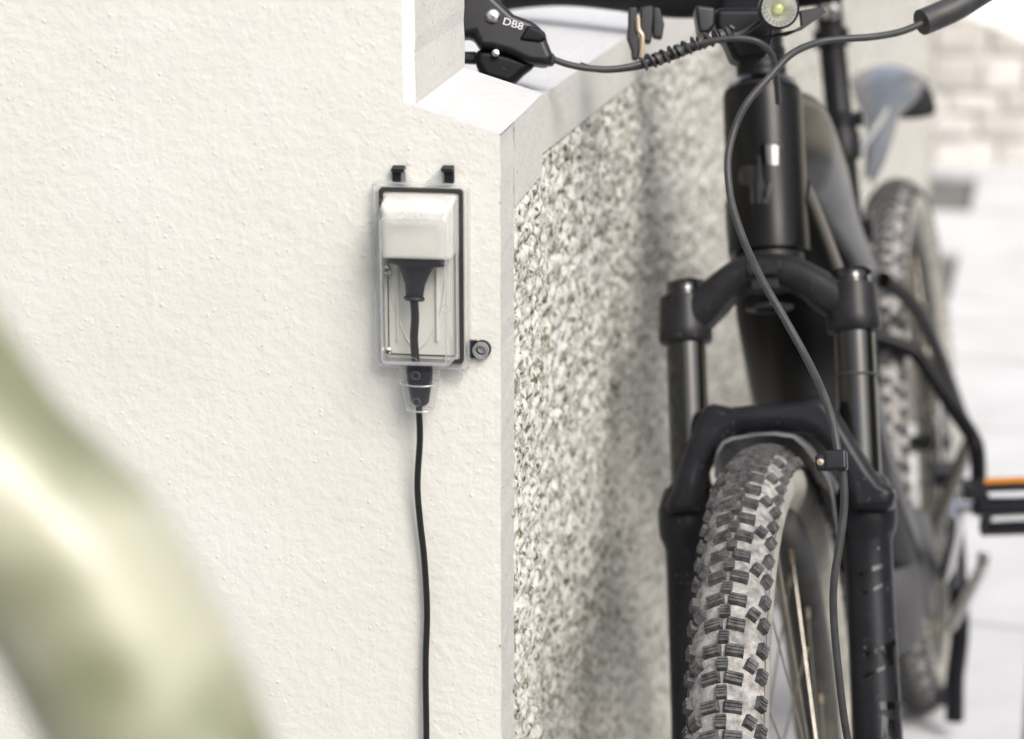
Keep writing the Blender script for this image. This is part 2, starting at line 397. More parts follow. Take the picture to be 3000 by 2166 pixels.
# chamfered white corner of the upper pier, its reveal, the ledge, the lower side margin
def sweep_edge(name, edge, offs, m):
    b = MB(); k = len(edge)
    b.grid(lambda i, j: WA(*edge[j])+offs(i, j), 2, k)
    return b.build(name, m, pier, smooth=False)
cv = eA*CH*.95+dB*CH*.45
edge_rv = [(XU, ZL-.006), (XU, ZL-.002)]+edge_up
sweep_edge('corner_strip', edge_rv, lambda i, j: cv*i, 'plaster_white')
sweep_edge('reveal', edge_rv, lambda i, j: cv+dB*(SP-.004)*i+eA*jit(edge_rv[j][1], .0006, 2.), 'plaster_grey')
def ledge_off(i, j):
    t = 1-j/(len(edge_led)-1)
    return dB*SP*(i/7.)-zz*(edge_led[j][1]-(ZL+(ZC-ZL)*t))*min(1, i/1.5)
b = MB(); b.grid(lambda i, j: WA(*edge_led[j])+ledge_off(i, j), 8, len(edge_led)); b.build('ledge', 'plaster_top', pier)
# foot of the white corner: closes the gap between ledge and chamfer
# smooth margin round the roughcast: along the corner and along the top
b = MB(); zs = [z for _, z in edge_low]
def marg(i, j):
    x, z = edge_low[j]; s = i*.056/5
    return WA(x, z)+dB*s+nB*(.0008*jit(z+i*.7, 1., 3.)*(i > 0))
b.grid(marg, 6, len(edge_low)); b.build('corner_margin', 'plaster_grey', pier)
b = MB(); nS = 40
b.grid(lambda i, j: WB(.056+(SP-.056)*i/12, ZC-.066+(.066)*j/10, .0), 13, 11); b.build('top_margin', 'plaster_grey', pier)
for x, y, r_ in ((1466, 1893, .0010), (1466, 594, .0007)):
    b = MB(); px_, pz_ = wpx(x, y); n_ = 9
    b.prism([WA(min(px_+r_*random.uniform(.6, 1.2)*math.cos(q*6.283/n_), .0006), pz_+r_*1.3*random.uniform(.6, 1.2)*math.sin(q*6.283/n_), .0002) for q in range(n_)], nA*.0004); b.build('paint_chip', 'ochre', pier, smooth=False)
core = MB(); core.prism([WA(-2.59, .0, -.01), WA(-.012, .0, -.01), WA(-.012, ZC-.02, -.01), WA(XU-.02, ZL-.02, -.01), WA(XU-.012, ZTOP-.01, -.01), WA(-2.59, ZTOP-.01, -.01)], dB*(SP-.016))
core.build('core', 'plaster', pier, smooth=False)

# ------------------------------------------------------------------ low garden wall behind the pier, roughcast
gw = tag(empty('garden_wall', WB(1.5, 0)), 'roughcast rendered low wall with pale sloping top running behind the bicycle', 'wall')
def rough_panel(name, s0, s1, z0, z1, ds, dz, parent, amp, left_fade, grow=0.):
    ss = [s0]
    while ss[-1] < s1: ss.append(ss[-1]+ds*(1+grow*(ss[-1]-s0)))
    ss[-1] = s1; ss = A(ss); zs_ = np.arange(z0, z1+dz, dz); SS, ZZ = np.meshgrid(ss, zs_, indexing='ij')
    wx, wz = .8*pn(SS*40, ZZ*60), .8*pn(SS*40+40, ZZ*60)
    n1 = pn(SS*52, ZZ*70); n2 = pn(SS*112+9, ZZ*140+4); n3 = pn(SS*16+3, ZZ*16); n4 = pn(SS*190, ZZ*210+7)
    h = .5+.75*n1+.65*n2+.3*n3+.12*n4
    pits = sstep(pn(SS*58+20, ZZ*80+11), .14, .42)
    h = h*amp*.75-amp*.7*pits
    fade = sstep(z1-ZZ+.006*pn(SS*60, ZZ*0+2.5), -.001, .018)
    if left_fade: fade = fade*sstep(SS-s0+.022*pn(ZZ*38, SS*0+1.5), -.004, .022)
    o = -.004+fade*(h*.9)-.003*(1-fade)
    b = MB(); nv = len(zs_)
    b.grid(lambda i, j: WB(SS[i, j], ZZ[i, j], o[i, j]), len(ss), nv)
    return b.build(name, 'roughcast', parent, angle=180)
rough_panel('roughcast', .044, SP, 0.40, ZC-.058, .0017, .0017, pier, .0085, True)
rough_panel('roughcast', SP, 1.6, -.01, ZG-.042, .0029, .0029, gw, .0095, False, .9)
rough_panel('roughcast', 1.6, 5.05, -.02, ZG-.042, .014, .016, gw, .012, False)
b = MB(); b.grid(lambda i, j: WB(SP+.0005+(5.05-SP)*(i/30)**2, ZG-.05+.05*j/6, .0), 31, 7); b.build('top_margin', 'plaster_grey', gw)
# sloping top, rising gently away from its edge
def top_pt(i, j):
    s = SP+.0005+(5.05-SP)*(i/24)**2; L_ = .75*j/8
    return WB(s, ZG-.0004)-nB2*L_+zz*L_*math.tan(math.radians(3))
b = MB(); b.grid(top_pt, 25, 9); b.build('wall_top', 'plaster_top', gw)
b = MB(); b.prism([WB(SP+.01, 0, -.03), WB(5.03, 0, -.03), WB(5.03, ZG-.02, -.03), WB(SP+.01, ZG-.02, -.03)], -nB2*.7); b.build('core', 'plaster', gw, smooth=False)
# raised back part that closes the view above the top
b = MB(); b.box(WB(2.6, .9)-nB2*.85, dB2*2.4, nB2*.1, zz*.9); b.build('back_wall', 'plaster', gw, smooth=False, bevel=.004)

# ------------------------------------------------------------------ far stone wall
sw = tag(empty('stone_wall', (1.6, 6.95, 0)), 'blurred wall of pinkish grey stones beyond the pale paving', 'wall')
b = MB(); b.box((1.9, 7.1, .45), (1.7, 0, 0), (0, .15, 0), (0, 0, .45)); b.build('mortar', 'mortar', sw, smooth=False)
zc = .0; rr = random.Random(5)
while zc < .8:
    hh = rr.uniform(.06, .12); x = .75+rr.uniform(-.1, 0)
    while x < 2.6:
        ww = rr.uniform(.10, .24); b = MB()
        b.box((x+ww/2, 6.955, zc+hh/2), (ww/2-.008, 0, 0), (0, .025, 0), (0, 0, hh/2-.007))
        b.v = [(vx+rr.uniform(-.008, .008), vy+rr.uniform(-.008, .004), vz+rr.uniform(-.006, .006)) for vx, vy, vz in b.v]
        b.build('stone', rr.choice(['stone_a', 'stone_b', 'stone_b', 'stone_c', 'stone_a', 'stone_c']), sw, bevel=.012, seg=2); x += ww
    zc += hh
# panel before the stone wall, its white stands in for a sunlit patch
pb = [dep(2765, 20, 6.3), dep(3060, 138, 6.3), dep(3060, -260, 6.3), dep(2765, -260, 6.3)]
b = MB(); b.prism(pb, (0, .03, 0)); tag(b.build('sunlit_patch_panel', 'white_paint', smooth=False, bevel=.004), 'sunlit patch painted as a white slanted panel in the far top right corner', 'sunlit patch panel')

# ------------------------------------------------------------------ unseen hedges, added to shape the reflections in the shiny parts
def hedge(name, x0, x1, y0, y1, h, label):
    rs = random.Random(int(x0*10)); b = MB(); nx, ny = 40, 16
    def fn(i, j):
        t = i/(nx-1); a_ = math.pi*j/(ny-1)
        cx, cy = x0+(x1-x0)*t, y0+(y1-y0)*t; d = uvec((x1-x0, y1-y0, 0)); nrm = A([-d[1], d[0], 0])
        k = 1+.22*rs.uniform(-1, 1)
        return A([cx, cy, 0])+nrm*math.cos(a_)*.8*k+zz*(math.sin(a_)**.6)*h*k
    b.grid(fn, nx, ny); o = b.build(name, 'leaf', angle=180); tag(o, label, 'hedge'); return o
hedge('hedge', -4.2, 3.6, -1.6, -3.4, 2.5, 'tall green hedge behind the camera, unseen, added to darken the reflections')
hedge('hedge', 3.4, 4.6, -.6, 3.4, 1.9, 'clipped green hedge to the right, unseen, added for olive reflections in the fork tubes')

# ------------------------------------------------------------------ plug box on the pier
X0, X1, Z0, Z1 = -.0945, -.0222, .9046, 1.0472
XC = (X0+X1)/2
box = tag(empty('plug_box', WA(XC, Z0)), 'clear plastic outdoor plug box with black seal, fixed on the cream pier', 'plug box')
def rrect(x0, x1, z0, z1, r, n=6, o=0.):
    pts = []
    for cx, cz, a0 in ((x1-r, z1-r, 0), (x0+r, z1-r, 90), (x0+r, z0+r, 180), (x1-r, z0+r, 270)):
        for k in range(n+1):
            t = math.radians(a0+90*k/n); pts.append((cx+r*math.cos(t), cz+r*math.sin(t)))
    return pts
def loops(rings, name, m, parent, closed_in=False, cap_last=False, angle=38):
    """rings: list of (outline, outward) stacked into one skin"""
    b = MB(); n = len(rings[0][0]); vs = []; fs = []
    for pts, o in rings: vs += [WA(x, z, o) for x, z in pts]
    for i in range(len(rings)-1):
        for k in range(n): fs.append((i*n+k, i*n+(k+1) % n, (i+1)*n+(k+1) % n, (i+1)*n+k))
    if closed_in: fs += [((len(rings)-1)*n+k, (len(rings)-1)*n+(k+1) % n, (k+1) % n, k) for k in range(n)]
    if cap_last: fs.append(tuple((len(rings)-1)*n+k for k in range(n)))
    b.add(vs, fs); return b.build(name, m, parent, angle=angle)
def rr_in(d, r, o, dt=0, db=0): return (rrect(X0+d, X1-d, Z0+d+db, Z1-d-dt, r), o)
# back plate: black tray, with white insert
loops([rr_in(.004, .003, .0002), rr_in(.004, .003, .003)], 'back_plate', 'socket_cream', box, cap_last=True)
loops([rr_in(.0050, .003, .0031), rr_in(.0050, .003, .0066), rr_in(.0078, .002, .0066), rr_in(.0078, .002, .0031)], 'gasket', 'foam_black', box, closed_in=True)
loops([rr_in(.0080, .002, .0030), rr_in(.0080, .002, .0052)], 'insert', 'socket_cream', box, cap_last=True)
# tray wall: low black edge left and bottom
loops([rr_in(.0106, .002, .0052), rr_in(.0106, .002, .0064), rr_in(.0111, .002, .0064), rr_in(.0111, .002, .0052)], 'tray_rim', 'plastic_black', box, closed_in=True)
# clear lid: flange then domed body
lid = loops([rr_in(.0, .0045, .0005), rr_in(-.0002, .0048, .0062), rr_in(.0010, .004, .0074), rr_in(.0086, .003, .0074), rr_in(.0094, .003, .012),
             rr_in(.0100, .003, .024, .001), rr_in(.0104, .003, .034, .0028, .0005), rr_in(.0110, .0028, .039, .0052, .001), rr_in(.0124, .0022, .0415, .0078, .002), rr_in(.0150, .002, .0422, .0096, .003)], 'lid', 'clear_lid', box, cap_last=True, angle=50)
# bright moulded bead round the flange and along the dome foot
def bead(pts, o, r, name, m, parent):
    P = [WA(x, z, o) for x, z in pts]; P.append(P[0]); b = MB(); b.tube(P, r, 6, 1, cap=False, up=nA); return b.build(name, m, parent)
bead(rr_in(.0012, .0045, 0)[0], .0072, .0009, 'flange_bead', 'clear_flange', lid)
bead(rr_in(.0124, .0028, 0, .008, .002)[0], .0413, .0007, 'dome_bead', 'clear_flange', lid)
# flat ejector discs in the lid
for x, y in ((1115, 598), (1207, 602), (1303, 604), (1112, 762), (1305, 764), (1117, 903), (1303, 908), (1118, 1057), (1210, 1060), (1303, 1060)):
    px, pz = wpx(x, y, .0428); b = MB()
    b.tube([WA(px+.0030*math.cos(t), pz+.0030*math.sin(t), .0426) for t in np.linspace(0, 2*math.pi, 25)], .00028, 5, 1, cap=False, up=nA)
    b.build('moulding_ring', 'clear_tab', lid)
# raised word and its line
tx, tz = wpx(1208, 636, .0428)
text('lettering', 'OPEN', .0088, frame4(WA(tx, tz, .0424), eA, zz, nA), 'clear_tab', lid, .0004)
b = MB(); b.box(WA(tx+.001, tz-.0048, .0426), eA*.0125, zz*.0002, nA*.0003); b.build('lettering_line', 'clear_tab', lid, smooth=False)
# hinge hooks and clear hinge ears on top
for xa, xb in ((1147, 1186), (1293, 1329)):
    a0, zt = wpx(xa, 491, .006); a1, _ = wpx(xb, 491, .006)
    b = MB(); b.box(WA((a0+a1)/2, (Z1+zt)/2, .003), eA*(a1-a0)/2, zz*((zt-Z1)/2+.001), nA*.0028)
    b.build('hinge_hook', 'plastic_black', box, bevel=.0012)
    b = MB(); b.box(WA((a0+a1)/2, zt-.0012, .0075), eA*(a1-a0)/2, zz*.0014, nA*.0024); b.build('hinge_lip', 'plastic_black', box, bevel=.0008)
for pl in ([(1176, 500), (1186, 497), (1192, 508), (1212, 530), (1176, 533)], [(1300, 502), (1285, 500), (1270, 512), (1248, 534), (1300, 535)]):
    b = MB(); b.prism([WA(*wpx(x, y, .0065), .0045) for x, y in pl], nA*.004); b.build('hinge_ear', 'clear_flange', lid, bevel=.0006, seg=2)
# padlock eye: black lug behind, clear lug in front
ex_, ez_ = wpx(1409, 1027, .006)
def lug(name, m, o0, o1, ro, ri, dx=0.):
    b = MB(); n = 28; vs = []; fs = []
    for o in (o0, o1):
        for r in (ro, ri):
            for k in range(n):
                t = 2*math.pi*k/n; vs.append(WA(ex_+dx+r*math.cos(t), ez_+r*math.sin(t), o))
    for k in range(n):
        q = (k+1) % n
        fs += [(k, q, n+q, n+k), (2*n+k, 3*n+k, 3*n+q, 2*n+q), (k, 2*n+k, 2*n+q, q), (n+k, n+q, 3*n+q, 3*n+k)]
    b.add(vs, fs); return b.build(name, m, box)
lug('padlock_eye', 'plastic_black', .0004, .0042, .0068, .0040, .0004)
lug('clear_eye', 'clear_flange', .0046, .0074, .0062, .0040)
b = MB(); b.box(WA(X1+.0016, ez_, .0022), eA*.0030, zz*.0066, nA*.0018); b.build('eye_bridge', 'plastic_black', box, smooth=False)
# latch tabs under the lid
for xa, xb in ((1117, 1167), (1306, 1357)):
    a0, zt = wpx(xa, 1112, .006); a1, _ = wpx(xb, 1112, .006)
    b = MB(); b.prism([WA(x, z, .004) for x, z in rrect(a0, a1, zt, Z0+.003, .002, 4)], nA*.0028); b.build('latch_tab', 'clear_tab', box, bevel=.0006, seg=2)
# socket hood inside, white
hx0, hz1 = wpx(1112, 600, .030); hx1, hz0 = wpx(1326, 762, .030)
hx0 += .0012; hx1 -= .0015
def hr(d, o, dz=0.): return (rrect(hx0+d, hx1-d, hz0+d*.3, hz1-d-dz, .0018), o)
loops([hr(-.001, .0052, -.001), hr(-.0004, .027, -.0005), hr(.0004, .0305), hr(.0016, .0325, .001), hr(.0040, .0335, .002), hr(.010, .0342, .004)], 'socket_hood', 'socket_white', box, cap_last=True, angle=70)
# moulded cone outline on the insert
cpts = [(1140, 820), (1150, 880), (1172, 950), (1196, 1000), (1212, 1018), (1232, 1018), (1262, 985), (1287, 930), (1299, 870), (1303, 820)]
b = MB(); b.tube([WA(*wpx(x, y, .0055), .0055) for x, y in cpts], .0007, 6, 5, up=nA); b.build('moulded_rib', 'socket_white', box)
for xr in (1163, 1280):
    a0, zA = wpx(xr, 775, .0055); _, zB = wpx(xr, 1000, .0055)
    b = MB(); b.box(WA(a0, (zA+zB)/2, .0062), eA*.0009, zz*(zA-zB)/2, nA*.001); b.build('insert_rib', 'socket_cream', box, bevel=.0005, seg=2)
# screws
def screw(x, y, o, r, parent, nm='screw'):
    px, pz = wpx(x, y, o); b = MB(); b.lathe([(r, 0), (r, .0006), (r*.75, .0014), (.0, .0017)], WA(px, pz, o), nA, 20); q = b.build(nm, 'screw_steel', parent)
    for a_ in (.5, .5+math.pi/2):
        d1 = eA*math.cos(a_)+zz*math.sin(a_); d2 = -eA*math.sin(a_)+zz*math.cos(a_)
        c = MB(); c.box(WA(px, pz, o+.0016), d1*r*.62, d2*r*.14, nA*.0003); c.build('cross_slot', 'plastic_black', q, smooth=False)
screw(1134, 791, .0105, .0033, box); screw(1136, 1030, .0105, .0033, box)
# cable funnel below: clear outside, black gland inside
fx, fz = wpx(1229, 1085, .016); _, fzb = wpx(1229, 1205, .016); FH = fz-fzb
fO = WA(fx, fz+.001, .0155)
def funnel(prof, name, m, par, fl=.72):
    b = MB(); n = 28; vs = []; fs = []; k = len(prof)
    for i in range(n):
        t = 2*math.pi*i/n
        for r, h in prof: vs.append(fO+eA*r*math.cos(t)+nA*r*fl*math.sin(t)-zz*h)
    for i in range(n):
        j = (i+1) % n
        for q in range(k-1): fs.append((i*k+q, j*k+q, j*k+q+1, i*k+q+1))
    b.add(vs, fs); return b.build(name, m, par)
funnel([(.0148, 0), (.0146, .010), (.0152, .0108), (.0146, .012), (.0138, .016), (.0112, FH-.003), (.0100, FH), (.0030, FH+.0005)], 'cable_funnel', 'clear_lid', box)
b = MB(); b.tube([fO+eA*.0153*math.cos(t)+nA*.0111*math.sin(t)-zz*.0106 for t in np.linspace(0, 2*math.pi, 33)], .0007, 6, 1, cap=False); b.build('funnel_ridge', 'clear_flange', box)
b = MB(); b.tube([fO+eA*.0103*math.cos(t)+nA*.0074*math.sin(t)-zz*(FH-.0005) for t in np.linspace(0, 2*math.pi, 33)], .0007, 6, 1, cap=False); b.build('funnel_lip', 'clear_flange', box)
funnel([(.0095, -.006), (.0100, .002), (.0094, .010), (.0088, .013), (.0068, FH-.006), (.0052, FH-.004), (.003, FH-.003)], 'cable_gland', 'plug_black', box, .7)
for y in (1101, 1182):
    px, pz = wpx(1218, y, .027); b = MB()
    b.tube([WA(px+.003*math.cos(t), pz+.003*math.sin(t), .0265 if y < 1150 else .0245) for t in np.linspace(0, 2*math.pi, 25)], .00028, 5, 1, cap=False, up=nA); b.build('moulding_ring', 'clear_tab', box)

# ------------------------------------------------------------------ power cord with plug
cord = tag(empty('power_cord', WA(fx, .0, .02)), 'black power cord with plug, hanging from the clear box down the cream pier', 'power cord')
CR = .0025
def wp3(x, y, o): return WA(*wpx(x, y, o), o)
b = MB(); pts = [wp3(1213, 884, .022), wp3(1216, 930, .021), wp3(1213, 990, .020), wp3(1217, 1050, .0185), wp3(1222, 1090, .0165), wp3(1226, 1150, .0155), wp3(1228, 1210, .015), wp3(1230, 1290, .0145), wp3(1223, 1420, .010), wp3(1231, 1530, .0075),
        wp3(1243, 1640, .0065), wp3(1251, 1790, .006), wp3(1247, 1950, .006), wp3(1249, 2124, .007), wp3(1252, 2300, .008)]
x_, z_ = wpx(1252, 2300, .008); pts += [WA(x_+.006, .40, .012), WA(x_+.01, .15, .03), WA(x_+.05, .02, .08), WA(x_+.2, .008, .10)]
b.tube(pts, [CR*1.25]*4+[CR*1.0]*(len(pts)-4), 12, 7); b.build('cord', 'cord_black', cord)
# plug: flange under the hood, tapering ribbed grip, pull ring
pO = wp3(1219, 766, .020); pE = wp3(1213, 890, .022); pax = uvec(pE-pO); PL = float(np.linalg.norm(pE-pO))
prof = [(.0005, -.010), (.0215, -.010), (.0222, -.006), (.0220, .0012), (.0212, .0022), (.0135, .0030), (.0120, .006), (.0098, .011), (.0080, .016)]
h = .0165
while h < PL-.006: r = .0076-.0016*(h-.016)/(PL-.016); prof += [(r, h), (r, h+.0009), (r-.00022, h+.0011), (r-.00022, h+.0014)]; h += .0016
prof += [(.0058, PL-.005), (.003, PL-.003)]
b = MB(); n = 30; vs = []; fs = []; k = len(prof); dB_ = uvec(np.cross(pax, nA)); dC_ = np.cross(pax, dB_)
for i in range(n):
    t = 2*math.pi*i/n
    for r, hh in prof: vs.append(pO+pax*hh+dB_*r*math.cos(t)+dC_*r*(.55 if r < .013 else .5)*math.sin(t))
for i in range(n):
    j = (i+1) % n
    for q in range(k-1): fs.append((i*k+q, j*k+q, j*k+q+1, i*k+q+1))
b.add(vs, fs); b.build('plug', 'plug_black', cord, angle=60)
b = MB(); b.tube([pE-pax*.004+dB_*.0062*math.cos(t)+dC_*.0040*math.sin(t) for t in np.linspace(0, 2*math.pi, 30)], .0017, 10, 1, cap=False); b.build('pull_ring', 'plug_black', cord)

# ------------------------------------------------------------------ bicycle
bike = tag(empty('bicycle', CP), 'black electric mountain bike with dusty knobbly tyres leaning beside the roughcast wall', 'bicycle')
RC, RB = .340, .0312          # casing ellipse: centre radius and height
VB = .0315
def surf(v):                  # casing height and normal tilt at lateral position v
    q = max(1-(v/VB)**2, 1e-4); r = RC+RB*math.sqrt(q)
    n_ = A([v/VB**2, math.sqrt(q)/RB]); n_ = n_/np.linalg.norm(n_); return r, n_
def knob_mesh(name, lx, ly, h, slots=2, taper=.86):
    """block with transverse slots: x across, y round the wheel, z outward"""
    b = MB(); tx, ty = lx*taper, ly*taper*.94
    ys = [-ty]; d = 2*ty/(slots+1)
    prof = [(-ly, -.003), (-ty, h)]
    for q in range(slots):
        yc = -ty+d*(q+1); prof += [(yc-.0007, h), (yc-.0003, h-.0011), (yc+.0003, h-.0011), (yc+.0007, h)]
    prof += [(ty, h), (ly, -.003)]
    n = len(prof); lo = lambda z: lx if z < 0 else tx
    vs = [(-lo(z), y, z) for y, z in prof]+[(lo(z), y, z) for y, z in prof]
    fs = [tuple(range(n)), tuple(range(2*n-1, n-1, -1))]+[(i, n+i, n+i+1, i+1) for i in range(n-1)]
    b.add(vs, fs); return b.mesh(name, False)
KN = {'c': knob_mesh('knob', .0044, .0062, .0048, 3), 'p': knob_mesh('knob', .0078, .0052, .0048, 2), 's': knob_mesh('knob', .0050, .0056, .0046, 1), 'e': knob_mesh('knob', .0046, .0064, .0052, 2)}
for q in KN.values(): q.materials.append(MATS['rubber'])
ROWS = 96
def knob_list():
    L_ = []
    for i in range(ROWS):
        a_ = 2*math.pi*i/ROWS; da = 2*math.pi/ROWS
        L_ += [('p', a_, -.0088, .10), ('p', a_, .0088, -.10), ('c', a_+da/2, 0, 0)]
        L_ += [('e', a_+da*.30, -.0272, .25), ('e', a_+da*.30, .0272, -.25)]
        if i % 2: L_ += [('s', a_+da*.55, -.0205, .35), ('s', a_+da*.55, .0205, -.35)]
    return L_
def wheel(ctr, M, vis, front):
    fw, la, up = M[:, 0], M[:, 1], M[:, 2]
    b = MB(); pr = []
    for k in range(-14, 15):
        v = VB*math.sin(k/14*math.pi/2); r, _ = surf(v); pr.append((r, v))
    pr = [(.312, -.0150), (.318, -.0195), (.328, -.0285)]+pr+[(.328, .0285), (.318, .0195), (.312, .0150)]
    b.lathe(pr, ctr, la, 128, cap=False); ty = b.build('tyre', 'casing', bike, angle=80)
    tag(ty, 'dusty knobbly front tyre' if front else 'blurred dusty rear tyre')
    # bare sidewalls, a skin just outside the casing
    for sg in (-1, 1):
        c = MB(); sp = [(.313, .0152), (.3182, .0200), (.3282, .0291), (.336, .0317), (.343, .0319), (.350, .0302)]
        c.lathe([(r, sg*(v+.0005)) for r, v in sp], ctr, la, 128, cap=False); c.build('sidewall', 'sidewall', ty)
    rest = MB()
    for kd, a_, v, tw in knob_list():
        r, n_ = surf(v); rad = fw*math.cos(a_)+up*math.sin(a_); tg = -fw*math.sin(a_)+up*math.cos(a_)
        nz = uvec(la*n_[0]+rad*n_[1]); nx = uvec(np.cross(tg, nz)); ny = np.cross(nz, nx)
        tw += random.uniform(-.05, .05); ex = nx*math.cos(tw)+ny*math.sin(tw); ey = -nx*math.sin(tw)+ny*math.cos(tw)
        P = ctr+la*v+rad*r; mw = frame4(P, ex, ey, nz)
        deg = math.degrees(a_) % 360
        if vis[0] <= deg <= vis[1] and (front or v > -.012): link('knob', KN[kd], None, ty, mw)
        else:
            me = KN[kd]; k = len(rest.v); rest.v += [tuple(mw @ vv.co) for vv in me.vertices]; rest.f += [tuple(i+k for i in p.vertices) for p in me.polygons]
    ro = rest.build('tread_knobs', 'rubber', ty, smooth=False); ro['kind'] = 'stuff'
    b = MB(); b.lathe([(.3135, -.0165), (.3175, -.0180), (.3130, -.0188), (.303, -.0165), (.2955, -.008), (.2950, 0), (.2955, .008), (.303, .0165), (.3130, .0188), (.3175, .0180), (.3135, .0165)], ctr, la, 96, cap=False); rim = b.build('rim', 'rim_black', bike)
    b = MB(); b.lathe([(.010, -.052), (.010, -.040), (.029, -.037), (.029, -.031), (.014, -.026), (.013, 0), (.014, .026), (.029, .031), (.029, .037), (.010, .040), (.010, .052)], ctr, la, 32); b.build('hub', 'plastic_black', bike)
    for i in range(32):
        sg = 1 if i % 2 else -1; a_ = 2*math.pi*(i+.5)/32; ah = a_+(.62 if (i//2) % 2 else -.62)
        d0 = fw*math.cos(ah)+up*math.sin(ah); d1 = fw*math.cos(a_)+up*math.sin(a_)
        p0 = ctr+d0*.026+la*sg*.034; p1 = ctr+d1*.297+la*sg*.004; dd = uvec(p1-p0)
        b = MB(); b.tube([p0, p1-dd*.010], .00105, 6, 1); sp = b.build('spoke', 'spoke_steel', bike)
        c = MB(); c.lathe([(.0016, -.017), (.0021, -.012), (.0021, -.002), (.0034, -.001), (.0034, .002)], p1, dd, 8); c.build('nipple', 'nipple_brass', sp)
    # brake disc on the bike's left
    b = MB(); b.lathe([(.070, .0450), (.101, .0450), (.101, .0470), (.070, .0470), (.070, .0450)], ctr, la, 48, cap=False); b.build('brake_disc', 'alloy', bike)
    return ty
wheel(AX, MF, (34, 112), True)
RAX = BK(-1.25, 0, WR)
wheel(RAX, MR, (35, 108), False)

# fork ------------------------------------------------------------
LV = .0805; RS = .0192
for sg in (-1, 1):
    b = MB(); b.lathe([(RS, .27), (RS, .515)], FK(sg*LV, 0, -.015), aw, 48); b.build('stanchion', 'stanchion', bike)
    # lower leg
    b = MB(); b.lathe([(.004, -.012), (.024, -.010), (.0265, .0), (.0262, .03), (.0238, .06), (.0228, .14), (.0222, .24), (.0225, .283), (.0236, .288), (.0272, .296), (.0285, .306), (.0282, .322), (.0250, .333), (.0222, .340), (.0205, .343)], FK(sg*(LV+.0035), 0, -.012), aw, 48)
    leg = b.build('lower_leg', 'fork_black', bike)
    b = MB(); b.lathe([(RS+.0002, .342), (.0212, .342), (.0212, .3455), (RS+.0002, .3475)], FK(sg*LV, 0, -.015), aw, 40, cap=False); b.build('dust_seal', 'rubber', bike)
    # crown socket
    b = MB(); b.lathe([(.0195, .482), (.0240, .4825), (.0258, .486), (.0258, .497), (.0246, .505), (.0240, .522), (.0232, .5275), (.020, .529), (.0, .5295)], FK(sg*LV, 0, -.015), aw, 48); b.build('crown_socket', 'crown_black', bike)
    # adjuster cap
    b = MB(); b.lathe([(.0185, .528), (.0185, .5315), (.0176, .5325), (.0176, .5395), (.0165, .541), (.0, .5425)], FK(sg*LV, 0, -.015), aw, 40); cp_ = b.build('adjuster_cap', 'gloss_black', bike)
    c0 = FK(sg*LV, .541, -.015)
    b = MB(); b.tube([c0-lw*.015+pw*.004, c0+pw*.006+aw*.002, c0+lw*.012+pw*.006+aw*.0015, c0+lw*.0195+pw*.004-aw*.003], [(.004, .0018), (.0055, .0022), (.005, .0022), (.0035, .003)], 10, 5, up=aw); b.build('adjuster_lever', 'gloss_black', cp_)
    if sg < 0:
        b = MB(); b.box(c0+lw*.0175+pw*.010-aw*.009, lw*.0032, pw*.004, aw*.010); b.build('adjuster_tab', 'plastic_black', cp_, bevel=.001)
# o-ring on the stanchion at the image right
sv = fpx(2512, 1102, -.015)
b = MB(); o_ = FK(LV, sv[1], -.015); t1 = uvec(lw); t2 = pw
b.tube([o_+t1*(RS+.0006)*math.cos(t)+t2*(RS+.0006)*math.sin(t) for t in np.linspace(0, 2*math.pi, 41)], .0013, 6, 1, cap=False); b.build('travel_ring', 'hose_black', bike)
# crown bridge
cr = [(1990, 935, .022), (2034, 920, .0215), (2076, 890, .0190), (2124, 845, .0168), (2180, 808, .0165), (2245, 799, .0168), (2312, 802, .0166), (2374, 830, .0165), (2426, 866, .0185), (2472, 886, .0210), (2520, 892, .022)]
b = MB(); b.tube([FK(*fpx(x, y, -.015), -.015) for x, y, _ in cr], [(r_, .0205+.004*math.sin(math.pi*k/10)) for k, (_, _, r_) in enumerate(cr)], 28, 5, up=pw, power=2.7); b.build('crown', 'crown_black', bike, angle=60)
b = MB(); b.prism([FK(*fpx(x, y, .0115), .0105) for x, y in [(2190, 764), (2284, 762), (2290, 785), (2272, 803), (2196, 806), (2184, 790)]], pw*.0022); cpn = b.build('crown_panel', 'crown_black', bike, bevel=.002)
nv_, ns_ = fpx(2237, 782, .013); text('numeral', '2', .008, frame4(FK(nv_, ns_, .0128), lw, aw, pw), 'matte_black', cpn, .0002)
b = MB(); b.prism([FK(*fpx(x, y, .0115), .0105) for x, y in [(2204, 818), (2276, 816), (2284, 845), (2200, 848)]], pw*.0016); b.build('crown_panel', 'crown_black', bike, bevel=.0016)
# steerer hole under the crown
b = MB(); b.lathe([(.014, 0), (.0225, 0), (.0225, -.0022), (.0210, -.0030), (.015, -.003), (.014, 0)], FK(0, .515, -.028), aw, 40, cap=False); b.build('steerer_ring', 'crown_black', bike)
b = MB(); b.lathe([(.026, .535), (.033, .545), (.034, .556), (.034, .568)], FK(0, 0, -.044), aw, 40); b.build('crown_race', 'crown_black', bike)
